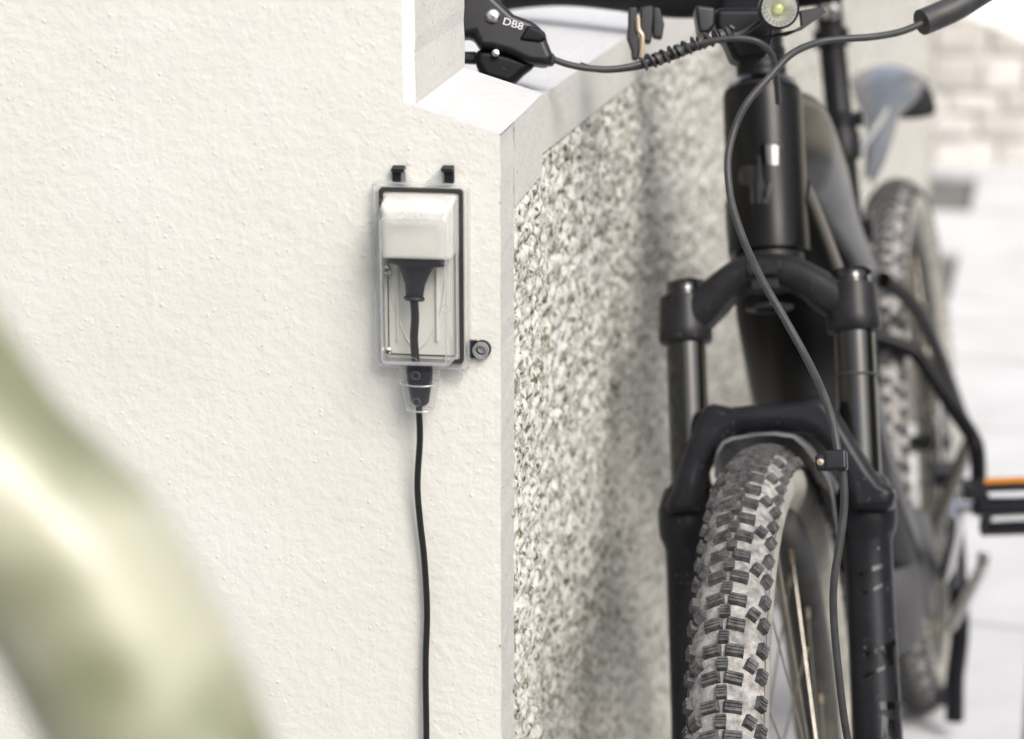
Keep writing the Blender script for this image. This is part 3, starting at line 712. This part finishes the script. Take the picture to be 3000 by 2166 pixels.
# arch of the lowers
ao = [(1949, 1481), (1972, 1426), (1997, 1342), (2014, 1300), (2027, 1264), (2041, 1224), (2056, 1202), (2072, 1189), (2092, 1184), (2115, 1188), (2140, 1194), (2247, 1183), (2350, 1175), (2368, 1164), (2400, 1160), (2424, 1174), (2452, 1202), (2521, 1316), (2558, 1375), (2587, 1411), (2614, 1428), (2622, 1450), (2616, 1480), (2600, 1500),
      (2500, 1500), (2485, 1455), (2466, 1397), (2440, 1345), (2408, 1300), (2380, 1272), (2350, 1260), (2276, 1255), (2184, 1262), (2133, 1284), (2104, 1310), (2082, 1345), (2068, 1375), (2057, 1415), (2052, 1500), (1960, 1510)]
b = MB(); b.prism([FK(*fpx(x, y, .022), .022) for x, y in ao], -pw*.030); pillow(b.build('fork_arch', 'fork_black', bike, bevel=.005, seg=4), pw, [(.0022, .0035), (.0025, .0025), (.0028, .0017), (.0030, .0008)])
# glossy print on the leg at the image right
lO = FK(LV+.0035, 0, -.012)
def onleg(x, y): return cyl_hit(x, y, lO, aw, .0233)
def z3(x, y): return (2400+x/2.137, 1400+y/2.137)
dec = [[(330, 560), (395, 535), (398, 565), (333, 588)], [(250, 598), (300, 580), (300, 600), (250, 618)], [(338, 690), (398, 655), (400, 680), (340, 712)], [(250, 720), (318, 695), (318, 715), (250, 742)],
       [(385, 1055), (478, 1015), (482, 1050), (458, 1062), (468, 1165), (440, 1180), (420, 1080), (390, 1085)], [(345, 1072), (362, 1066), (362, 1098), (346, 1104)], [(270, 1105), (335, 1078), (335, 1100), (270, 1128)],
       [(360, 1195), (410, 1175), (412, 1200), (362, 1222)], [(285, 1232), (345, 1205), (345, 1226), (285, 1252)], [(382, 1402), (508, 1402), (508, 1452), (382, 1452)], [(366, 1400), (375, 1400), (375, 1455), (366, 1455)], [(484, 1295), (500, 1290), (503, 1392), (486, 1395)],
       [(370, 1478), (380, 1478), (382, 1550), (372, 1550)], [(392, 1482), (505, 1540), (510, 1640), (392, 1640)], [(420, 1720), (515, 1700), (518, 1730), (420, 1750)]]
for pl in dec: decal('fork_lettering', [[z3(*q) for q in pl]], 'gloss_black', bike, onleg, 2)
# front mudguard: folded sheet under the arch
mg = [(2092, 1395), (2093, 1350), (2101, 1318), (2116, 1294), (2140, 1282), (2210, 1270), (2269, 1267), (2327, 1275), (2357, 1300), (2393, 1348), (2423, 1388), (2437, 1420), (2449, 1507), (2456, 1560)]
U0 = -.118
def mgp(x, y):
    P0 = AX+MF[:, 0]*U0; q = onp(x, y, P0, MF[:, 0])-P0; return q @ MF[:, 1], q @ MF[:, 2]
ml = [mgp(*q) for q in mg]
def mgpt(i, j, t):
    v, w_ = ml[j]; r = math.hypot(U0, w_); a0 = math.atan2(w_, U0); a_ = a0+math.radians([0, .8, 8, 18, 28][i]); r += [0, .0006, .002, .003, .003][i]-t
    return AX+MF[:, 1]*(v-(t*.6 if v > 0 else -t*.6))+MF[:, 0]*r*math.cos(a_)+MF[:, 2]*r*math.sin(a_)
b = MB(); n = len(ml)
vs = [mgpt(i, j, 0) for i in range(5) for j in range(n)]+[mgpt(i, j, .0026) for i in range(5) for j in range(n)]; fs = []
for i in range(4):
    for j in range(n-1):
        k = 5*n; fs += [(i*n+j, (i+1)*n+j, (i+1)*n+j+1, i*n+j+1), (k+i*n+j, k+i*n+j+1, k+(i+1)*n+j+1, k+(i+1)*n+j)]
fs += [(j, j+1, 5*n+j+1, 5*n+j) for j in range(n-1)]
b.add(vs, fs); b.build('front_mudguard', 'guard_grey', bike, angle=45)

# frame ------------------------------------------------------------
HR = .0392
b = MB(); b.lathe([(.035, .5685), (.0396, .570), (.0399, .575), (.0394, .60), (HR, .65), (.0390, .715), (.0388, .7265), (.0384, .7300), (.0365, .7315)], FK(0, 0, -.044), aw, 64); ht = b.build('head_tube', 'frame_black', bike)
b = MB(); b.lathe([(.0378, .7318), (.0376, .7335), (.0330, .7420), (.0262, .7450)], FK(0, 0, -.044), aw, 56); b.build('headset_cover', 'gloss_black', bike)
for k in range(4):
    s0 = .7442+.0078*k; b = MB(); b.lathe([(.0238, s0), (.0246, s0+.0006), (.0246, s0+.0070), (.0238, s0+.0076)], FK(0, 0, -.044), aw, 48); b.build('spacer', 'matte_black', bike)
def z6(x, y): return (2050+x/2.729, 200+y/2.729)
em = [[(490, 608), (652, 618), (628, 772), (500, 775), (445, 830), (445, 900), (520, 912), (575, 922), (552, 1082), (405, 1082), (400, 945), (310, 930), (310, 785), (440, 775), (468, 700)]]
decal('head_emblem', [[z6(*q) for q in pl] for pl in em], 'gloss_black', bike, lambda x, y: cyl_hit(x, y, FK(0, 0, -.044), aw, .0398), 4)
BB = (-.805, .345); STT = (-.895, .735)
hb = FK(0, .610, -.050); hm = FK(0, .655, -.055)
b = MB(); b.tube([hb+aw*.02, BK(-.36, -.004, .80), BK(-.48, -.010, .665), BK(-.62, -.010, .52), BK(-.74, 0, .40), BK(-.80, 0, .34)], [(.036, .042), (.042, .060), (.042, .068), (.042, .066), (.045, .058), (.05, .052)], 28, 6, up=BK(0, 1, 0)-BK(0, 0, 0), power=2.6)
# tube() takes (sideways, along up): swap so that "up" is across the bike
b.build('down_tube', 'frame_black', bike)
b = MB(); b.tube([FK(0, .69, -.055), BK(-.42, 0, .955), BK(-.55, 0, .885), BK(-.70, 0, .80), BK(-.885, 0, .70)], [(.042, .036), (.056, .042), (.048, .037), (.030, .026), (.020, .019)], 28, 6, up=BK(0, 1, 0)-BK(0, 0, 0), power=2.5)
b.build('top_tube', 'frame_black', bike)
b = MB(); b.tube([BK(-.80, 0, .36), BK(-.86, -.008, .60), BK(-.897, -.014, .765)], [(.022, .022), (.019, .019), (.0185, .0185)], 28, 1); b.build('seat_tube', 'frame_black', bike)
sax = uvec(BK(-.897, -.014, .765)-BK(-.80, 0, .36)); sO = BK(-.897, -.014, .765)
b = MB(); b.lathe([(.0195, -.012), (.0215, -.010), (.0215, .008), (.0195, .011)], sO, sax, 32); sc = b.build('seat_clamp', 'matte_black', bike)
b = MB(); b.box(sO+lw*.023+sax*(-.002), lw*.006, pw*.009, sax*.011); b.build('clamp_bolt', 'matte_black', sc, bevel=.002)
b = MB(); b.lathe([(.0170, 0), (.0170, .085), (.0235, .087), (.0240, .118), (.0205, .123), (.0205, .128), (.0228, .129), (.0228, .140), (.0175, .143), (.0165, .145), (.0165, .225), (.0222, .227), (.0222, .247), (.0165, .249), (.0165, .30), (.019, .305), (.019, .325)], sO, sax, 36); sp_ = b.build('seat_post', 'matte_black', bike)
b = MB(); b.box(sO+sax*.135+lw*.024, lw*.005, pw*.004, sax*.009); b.build('post_collar_screw', 'matte_black', sp_, bevel=.0015)
b = MB(); b.lathe([(.0, .0), (.008, .001), (.011, .004), (.011, .012)], sO+sax*.272-pw*.0+MR[:, 0]*.028+lw*.004, -MR[:, 0], 20); b.build('post_bolt', 'alloy', sp_)
# saddle, mostly above the picture
sT = sO+sax*.335; b = MB(); fwv, lav, upv = MR[:, 0], MR[:, 1], MR[:, 2]
b.tube([sT+fwv*.15+upv*.012, sT+fwv*.10+upv*.02, sT+fwv*.0+upv*.022, sT-fwv*.08+upv*.028, sT-fwv*.12+upv*.03], [(.018, .012), (.024, .018), (.035, .02), (.066, .02), (.05, .012)], 20, 6, up=upv); b.build('saddle', 'matte_black', bike)
# rear stays
for sg in (-1, 1):
    b = MB(); b.tube([BK(-.83, sg*.035, .36), BK(-.95, sg*.058, .365), BK(-1.25, sg*.078, .376)], [(.013, .018), (.012, .016), (.009, .012)], 16, 6); b.build('chainstay', 'frame_black', bike)
    b = MB(); b.tube([BK(-.895, sg*.022, .70), BK(-1.0, sg*.055, .62), BK(-1.25, sg*.078, .385)], [(.011, .011), (.010, .010), (.009, .009)], 14, 6); b.build('seatstay', 'frame_black', bike)
# motor housing and crank
b = MB(); b.lathe([(.0, -.062), (.055, -.060), (.068, -.05), (.072, .0), (.070, .048), (.060, .060), (.030, .066), (0, .068)], BK(-.80, 0, .36), lav, 40); b.build('motor', 'motor_grey', bike)
b = MB(); b.tube([BK(-.74, 0, .44), BK(-.72, 0, .36), BK(-.76, 0, .29)], [(.04, .052), (.045, .058), (.04, .05)], 24, 6, up=lav); b.build('motor_cover', 'motor_grey', bike)
CA = math.radians(47)
def PD(u, v, w_):  # pedal space around the pedal axle of the bike's left crank
    return BK(-.805+.168*math.cos(CA)+u, v, .345+.168*math.sin(CA)+w_)
b = MB(); b.tube([BK(-.805, .078, .345), BK(-.765, .092, .393), PD(-.02, .106, -.024), PD(0, .108, 0)], [(.017, .010), (.014, .009), (.013, .008), (.015, .008)], 16, 5, up=lav); b.build('crank_arm', 'alloy', bike)
b = MB(); b.lathe([(.0, 0), (.018, .001), (.018, .012), (.010, .016), (0, .016)], BK(-.805, .078, .345), lav, 24); b.build('crank_bolt', 'plastic_black', bike)
b = MB(); b.lathe([(.0072, .0), (.0072, .018), (.0055, .02), (.0055, .115), (0, .116)], PD(0, .108, 0), lav, 20); ped = b.build('pedal', 'alloy', bike)
tl = math.radians(62)   # pedal hangs tilted
pu = MR[:, 0]*math.cos(tl)+MR[:, 2]*math.sin(tl); pn_ = -MR[:, 0]*math.sin(tl)+MR[:, 2]*math.cos(tl); pc = PD(0, .178, 0)
for sg in (-1, 1):
    b = MB(); b.box(pc+pu*sg*.037, pu*.005, lav*.046, pn_*.008); b.build('pedal_cage', 'plastic_black', ped, bevel=.002)
    b = MB(); b.tube([pc+pu*sg*.037-lav*.042, pc-lav*.034, ], [(.006, .008), (.008, .009)], 10, 1, up=pn_); b.build('pedal_strut', 'plastic_black', ped)
    b = MB(); b.tube([pc+pu*sg*.037+lav*.042, pc+lav*.034, ], [(.006, .008), (.008, .009)], 10, 1, up=pn_); b.build('pedal_strut', 'plastic_black', ped)
b = MB(); b.lathe([(.0095, -.05), (.0115, -.03), (.0105, 0), (.0115, .03), (.0095, .05)], pc, lav, 20); b.build('pedal_body', 'plastic_black', ped)
b = MB(); b.box(pc+pu*.0435, pu*.0015, lav*.034, pn_*.0038); b.build('pedal_reflector', 'orange', ped, bevel=.0008); tag(ped.children[-1], None)
# kickstand
b = MB(); b.tube([dep(2775, 1395, 3.14), dep(2790, 1470, 3.13), dep(2800, 1600, 3.12), dep(2812, 1842, 3.12), dep(2798, 1985, 3.13), dep(2797, 2060, 3.14), dep(2796, 2110, 3.145)], [.0125]*7, 16, 6); ks = b.build('kickstand', 'matte_black', bike)
b = MB(); b.box(dep(2765, 1390, 3.14), (.018, 0, 0), (0, .02, 0), (0, 0, .012)); b.build('kickstand_mount', 'plastic_black', ks, bevel=.003)
b = MB(); b.box(dep(2775, 2040, 3.14), (.011, 0, 0), (0, .008, 0), (0, 0, .012)); b.build('kickstand_foot', 'plastic_black', ks, bevel=.002)
# bent rack tube over the rear wheel's side
b = MB(); b.tube([dep(2500, 965, 2.93), dep(2572, 990, 2.93), dep(2660, 1022, 2.93), dep(2700, 1055, 2.93), dep(2785, 1185, 2.93), dep(2845, 1275, 2.94), dep(2862, 1320, 2.94), dep(2866, 1400, 2.95), dep(2860, 1440, 2.95)], .0102, 16, 6); b.build('rack_stay', 'matte_black', bike)
b = MB(); b.box(dep(2850, 1435, 2.95), (.013, 0, 0), (0, .012, 0), (0, 0, .012)); b.build('stay_clamp', 'plastic_black', bike, bevel=.003)
# lower strut right of the kickstand
b = MB(); b.tube([dep(2880, 1625, 3.0), dep(2876, 1665, 3.0), dep(2835, 1745, 3.05), dep(2790, 1830, 3.1)], [(.008, .012)]*4, 12, 5); b.build('lower_strut', 'alloy', bike)
# rear mudguard: blade rising to a broad tail with a hanging side wing
RG = [(2530, 2555, 545, 3.08), (2533, 2592, 470, 3.10), (2537, 2618, 400, 3.13), (2530, 2634, 335, 3.17), (2505, 2690, 285, 3.22), (2490, 2725, 240, 3.28), (2495, 2700, 222, 3.34)]
b = MB(); nW = 9
def rg(i, j, t):
    xa, xb, y, d = RG[i]; q = j/(nW-1); cam_ = .016*(1-(2*q-1)**2)
    return dep(xa+(xb-xa)*q, y, d)+zz*(cam_-t)
vs = [rg(i, j, 0) for i in range(len(RG)) for j in range(nW)]+[rg(i, j, .003) for i in range(len(RG)) for j in range(nW)]; fs = []; k = len(RG)*nW
for i in range(len(RG)-1):
    for j in range(nW-1):
        a_ = i*nW+j; fs += [(a_, a_+nW, a_+nW+1, a_+1), (k+a_, k+a_+1, k+a_+nW+1, k+a_+nW)]
for i in range(len(RG)-1): fs += [(i*nW, i*nW+nW, k+i*nW+nW, k+i*nW), (i*nW+nW-1, k+i*nW+nW-1, k+i*nW+2*nW-1, i*nW+2*nW-1)]
fs += [(j, j+1, k+j+1, k+j) for j in range(nW-1)]+[((len(RG)-1)*nW+j, k+(len(RG)-1)*nW+j, k+(len(RG)-1)*nW+j+1, (len(RG)-1)*nW+j+1) for j in range(nW-1)]
b.add(vs, fs); rgo = b.build('rear_mudguard', 'rear_guard', bike)
b = MB(); b.prism([dep(x, y, 3.24) for x, y in [(2628, 300), (2660, 275), (2705, 255), (2728, 262), (2742, 300), (2748, 328), (2730, 342), (2690, 350), (2634, 352), (2625, 330)]], (0, .05, .0)); b.build('side_wing', 'matte_black', rgo, bevel=.006)
b = MB(); b.tube([dep(2515, 450, 3.02), dep(2550, 395, 3.06), dep(2585, 345, 3.12), dep(2600, 318, 3.17)], .0045, 10, 4); b.build('mudguard_stay', 'chrome', rgo)

# cockpit ------------------------------------------------------------
b = MB(); b.lathe([(.0225, .775), (.0225, .842), (.019, .846), (0, .847)], FK(0, 0, -.044), aw, 40); b.build('stem_clamp', 'matte_black', bike)
BS = .818
b = MB(); b.tube([FK(0, .80, -.044), FK(0, .805, -.02), FK(0, .812, .0)], [(.022, .024), (.020, .022), (.026, .024)], 20, 4, up=aw, power=3.); b.build('stem', 'matte_black', bike)
b = MB(); b.box(FK(0, .813, .010), lw*.027, aw*.024, pw*.013); fp = b.build('stem_faceplate', 'matte_black', bike, bevel=.005)
for x, y in ((2115, 56),):
    v, s_ = fpx(x, y, .024); c = MB(); c.lathe([(.0, .003), (.0028, .003), (.0028, .0042), (.0052, .0042), (.0056, .0), (.0056, -.004)], FK(v, s_, .024), pw, 20); c.build('faceplate_bolt', 'alloy', fp)
def bar(v):  # handlebar centre line: rise and backsweep
    k = abs(v); rise = .030*float(sstep(A(k), .05, .22))+.04*max(0, k-.2)*.5; return FK(v, BS+rise, .002-.10*max(0, k-.10))
b = MB(); b.tube([bar(v) for v in np.linspace(-.38, .38, 25)], [(.0155 if abs(v) > .12 else .0172) if abs(v) > .07 else .0175 for v in np.linspace(-.38, .38, 25)], 20, 3); b.build('handlebar', 'matte_black', bike)
for sg in (-1, 1):
    b = MB(); b.tube([bar(sg*v) for v in np.linspace(.25, .383, 7)], .0168, 20, 2); b.build('grip', 'rubber', bike)
def slabpx(name, pts, d, thick, m, parent, bevel=.003, seg=3, tilt=0.):
    b = MB(); b.prism([dep(x, y, d+tilt*(x-pts[0][0])/1000) for x, y in pts], FV*thick); return b.build(name, m, parent, bevel=bevel, seg=seg)
def z31(x, y): return (1100+x/3.78, y/3.78)
DBR = 1.932
bl = slabpx('brake_lever_body', [(1240, 118), (1240, -40), (1420, -40), (1505, 40), (1558, 60), (1597, 90), (1604, 120), (1620, 160), (1617, 189), (1594, 190), (1548, 184), (1490, 157), (1442, 143), (1404, 142), (1386, 102), (1342, 112)], DBR, .030, 'plastic_black', bike, .008, 4)
slabpx('hose_nut', [z31(1890, 590), z31(1960, 580), z31(1995, 620), z31(1980, 715), z31(1900, 725)], DBR+.006, .014, 'plastic_black', bl, .003)
slabpx('lever_blade', [(1230, 140), (1345, 150), (1400, 150), (1400, 186), (1340, 183), (1230, 178)], DBR+.02, .012, 'plastic_black', bl, .003)
slabpx('reservoir_cover', [z31(1690, 270), z31(1880, 350), z31(1895, 430), z31(1830, 470), z31(1590, 440)], DBR-.0025, .006, 'matte_black', bl, .0025)
lr = math.radians(-17)
du = RV*math.cos(lr)+UV*math.sin(lr); dv = -RV*math.sin(lr)+UV*math.cos(lr)
text('lettering', 'DB8', .0085, frame4(dep(1503, 71, DBR-.0006), du*1.15, dv, -FV), 'decal_white', bl, .0002)
b = MB(); b.lathe([(.0, .004), (.0045, .0035), (.006, .002), (.006, -.003)], dep(*z31(1300, 180), DBR), -FV, 24); b.build('pivot_cap', 'alloy', bl)
b = MB(); b.lathe([(.0, .003), (.003, .0025), (.0035, -.003)], dep(*z31(1330, 595), DBR+.004), -FV, 16); b.build('lever_screw', 'alloy', bl)
sh = slabpx('shifter', [z31(1110, 530), z31(1095, 690), z31(1150, 790), z31(1210, 870), z31(1340, 905), z31(1470, 945), z31(1560, 900), z31(1640, 820), z31(1790, 705), z31(1500, 600), z31(1250, 545)], DBR+.008, .022, 'matte_black', bike, .006, 4)
def z4(x, y): return (1700+x/2.835, y/2.835)
tlv = slabpx('thumb_lever', [z4(*q) for q in [(400, 60), (398, 220), (385, 310), (405, 365), (425, 420), (428, 490), (470, 498), (490, 470), (492, 330), (470, 260), (475, 60)]], 2.02, .010, 'plastic_black', bike, .002)
slabpx('lever_clamp', [z4(*q) for q in [(500, 60), (490, 270), (540, 355), (590, 355), (610, 120), (600, 40)]], 2.022, .014, 'plastic_black', bike, .002)
slabpx('cable_stop', [z4(*q) for q in [(600, 60), (600, 310), (680, 325), (700, 200), (660, 60)]], 2.03, .012, 'plastic_black', bike, .002)
b = MB(); b.tube([dep(*z4(478, 150), 2.018), dep(*z4(485, 250), 2.018), dep(*z4(515, 310), 2.018), dep(*z4(505, 480), 2.018)], .0022, 8, 4); b.build('lever_spring', 'brass', bike)
slabpx('display_mount', [z4(*q) for q in [(960, 100), (985, 272), (1070, 272), (1120, 215), (1125, 60), (960, 40)]], 1.985, .03, 'plastic_black', bike, .003)
slabpx('stem_underside', [z4(*q) for q in [(1120, 60), (1110, 230), (1205, 340), (1265, 480), (1310, 520), (1545, 490), (1600, 320), (1640, 60)]], 2.01, .04, 'matte_black', bike, .008, 4)
# headlight
hc = dep(2283, 26, 1.945); ha = uvec(-FV*.98+UV*-.10)
b = MB(); b.lathe([(.0150, .002), (.0170, .0), (.0170, -.012), (.015, -.03), (.008, -.04), (0, -.042)], hc, ha, 40, cap=False); hl = b.build('headlight', 'plastic_black', bike)
b = MB(); b.lathe([(.0150, .001), (.012, -.002), (.008, -.007), (.0045, -.011)], hc, ha, 40, cap=False); b.build('reflector', 'lamp_silver', hl)
for k in range(22):
    t = 2*math.pi*k/22; e1 = uvec(np.cross(ha, [0, 0, 1])); e2 = np.cross(ha, e1); d = e1*math.cos(t)+e2*math.sin(t); b = MB()
    b.box(hc+d*.0122-ha*.0005, d*.0022, np.cross(ha, d)*.0009, ha*.0012); b.build('reflector_facet', 'alloy', hl, smooth=False)
b = MB(); b.lathe([(0, .001), (.0036, .0), (.0045, -.004), (.0045, -.010)], hc-ha*.002, ha, 20); b.build('lamp_emitter', 'lens_led', hl)
b = MB(); b.lathe([(.0149, .0015), (.010, .003), (0, .004)], hc, ha, 36); b.build('lamp_lens', 'clear_tab', hl)
slabpx('headlight_bracket', [(2345, 30), (2350, 75), (2310, 98), (2265, 104), (2330, 90), (2352, 84), (2420, 35), (2410, 20)], 1.955, .012, 'plastic_black', hl, .002)
# hoses
def hose(name, pts, r, m='hose_black', par=bike, n=12): b = MB(); b.tube([dep(*q) for q in pts], r, n, 8); return b.build(name, m, par)
hose('brake_hose', [(2860, -30, 2.0), (2790, 25, 1.99), (2715, 62, 1.98), (2640, 93, 1.97), (2560, 108, 1.96), (2480, 114, 1.955), (2400, 124, 1.95), (2320, 158, 1.935), (2255, 225, 1.925), (2190, 300, 1.92), (2155, 370, 1.92), (2133, 460, 1.915), (2136, 550, 1.91), (2150, 620, 1.90), (2185, 720, 1.885), (2232, 820, 1.86), (2296, 930, 1.845), (2360, 1045, 1.83), (2410, 1150, 1.80), (2440, 1240, 1.785), (2456, 1330, 1.775),
      (2470, 1390, 1.775), (2473, 1480, 1.775), (2462, 1580, 1.775), (2446, 1680, 1.775), (2441, 1760, 1.78), (2446, 1860, 1.785), (2458, 1980, 1.79), (2476, 2124, 1.80), (2510, 2300, 1.82)], .0031)
hose('hose_ferrule', [(2700, 66, 1.98), (2740, 50, 1.985), (2800, 22, 1.99), (2900, -40, 2.0)], .0115)
hose('brake_hose', [(1605, 168, 1.94), (1660, 188, 1.945), (1720, 200, 1.95), (1790, 203, 1.955), (1860, 192, 1.96), (1940, 165, 1.965), (2020, 135, 1.962), (2100, 118, 1.957), (2170, 113, 1.955), (2225, 125, 1.955), (2260, 160, 1.965), (2272, 210, 1.98), (2280, 300, 2.03)], .0028)
hose('shift_cable', [(1700, 190, 1.955), (1760, 206, 1.96), (1850, 200, 1.965), (1950, 176, 1.97), (2050, 137, 1.97), (2120, 112, 1.97), (2180, 95, 1.975), (2230, 60, 1.985)], .0024)
# spiral wrap round both cables
cl = [dep(*q) for q in [(1880, 188, 1.963), (1950, 165, 1.966), (2020, 136, 1.965), (2090, 112, 1.962), (2150, 96, 1.962)]]
pts = []
for q in range(0, 141):
    t = q/140*(len(cl)-1); i = min(int(t), len(cl)-2); u_ = t-i; P = cl[i]*(1-u_)+cl[i+1]*u_; T = uvec(cl[i+1]-cl[i]); e1 = uvec(np.cross(T, FV)); e2 = np.cross(T, e1)
    an = q/140*2*math.pi*13; pts.append(P+(e1*math.cos(an)+e2*math.sin(an))*.0050)
b = MB(); b.tube(pts, (.0011, .0028), 6, 1, up=FV); b.build('spiral_wrap', 'hose_black', bike)
# hose clip on the arch
cc = dep(2450, 1350, 1.775)
b = MB(); b.box(cc, lw*.0085, aw*.0080, pw*.006); hcl = b.build('hose_clip', 'plastic_black', bike, bevel=.0025)
b = MB(); b.box(cc-lw*.010-aw*.001, lw*.006, aw*.0065, pw*.004); b.build('clip_ear', 'plastic_black', hcl, bevel=.0025)
b = MB(); b.lathe([(0, .0022), (.0026, .0018), (.003, 0)], cc-lw*.0115-aw*.001+pw*.004, pw, 16); b.build('clip_screw', 'brass', hcl)

# ------------------------------------------------------------------ hoop close to the lens, its reflections painted into the colour
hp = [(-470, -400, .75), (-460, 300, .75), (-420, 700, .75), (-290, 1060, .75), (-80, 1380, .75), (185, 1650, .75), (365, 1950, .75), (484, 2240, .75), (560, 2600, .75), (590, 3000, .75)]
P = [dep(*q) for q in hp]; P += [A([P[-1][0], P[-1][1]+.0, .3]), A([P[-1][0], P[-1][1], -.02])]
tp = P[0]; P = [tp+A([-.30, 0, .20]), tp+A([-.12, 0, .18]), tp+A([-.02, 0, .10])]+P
b = MB(); b.tube(P, .0355, 40, 8); tag(b.build('bike_hoop', 'hoop_painted_reflections'), 'blurred bent tube with green and cream reflections painted on, close to the lens at lower left', 'bike hoop')

# unseen pale house to the right, added for cream reflections in the tubes
hs_ = tag(empty('house', (6.4, 9.0, 0)), 'pale rendered house to the right of the yard, unseen, added for cream reflections in the fork tubes', 'house')
b = MB(); b.box((6.9, 9.5, 1.9), (4.0, 0, 0), (0, 1.5, 0), (0, 0, 1.9)); b.build('wall', 'house_cream', hs_, smooth=False)
b = MB(); b.prism([(2.7, 7.7, 3.78), (2.7, 11.3, 3.78), (2.7, 9.5, 5.2)], (8.4, 0, 0)); b.build('roof', 'stone_b', hs_, smooth=False)
for x in (4.6, 6.6, 8.6):
    b = MB(); b.box((x, 7.985, 1.9), (.45, 0, 0), (0, .02, 0), (0, 0, .6)); wn = b.build('window', 'white_paint', hs_, smooth=False)
    b = MB(); b.box((x, 7.96, 1.9), (.38, 0, 0), (0, .008, 0), (0, 0, .53)); b.build('pane', 'gloss_black', wn, smooth=False)
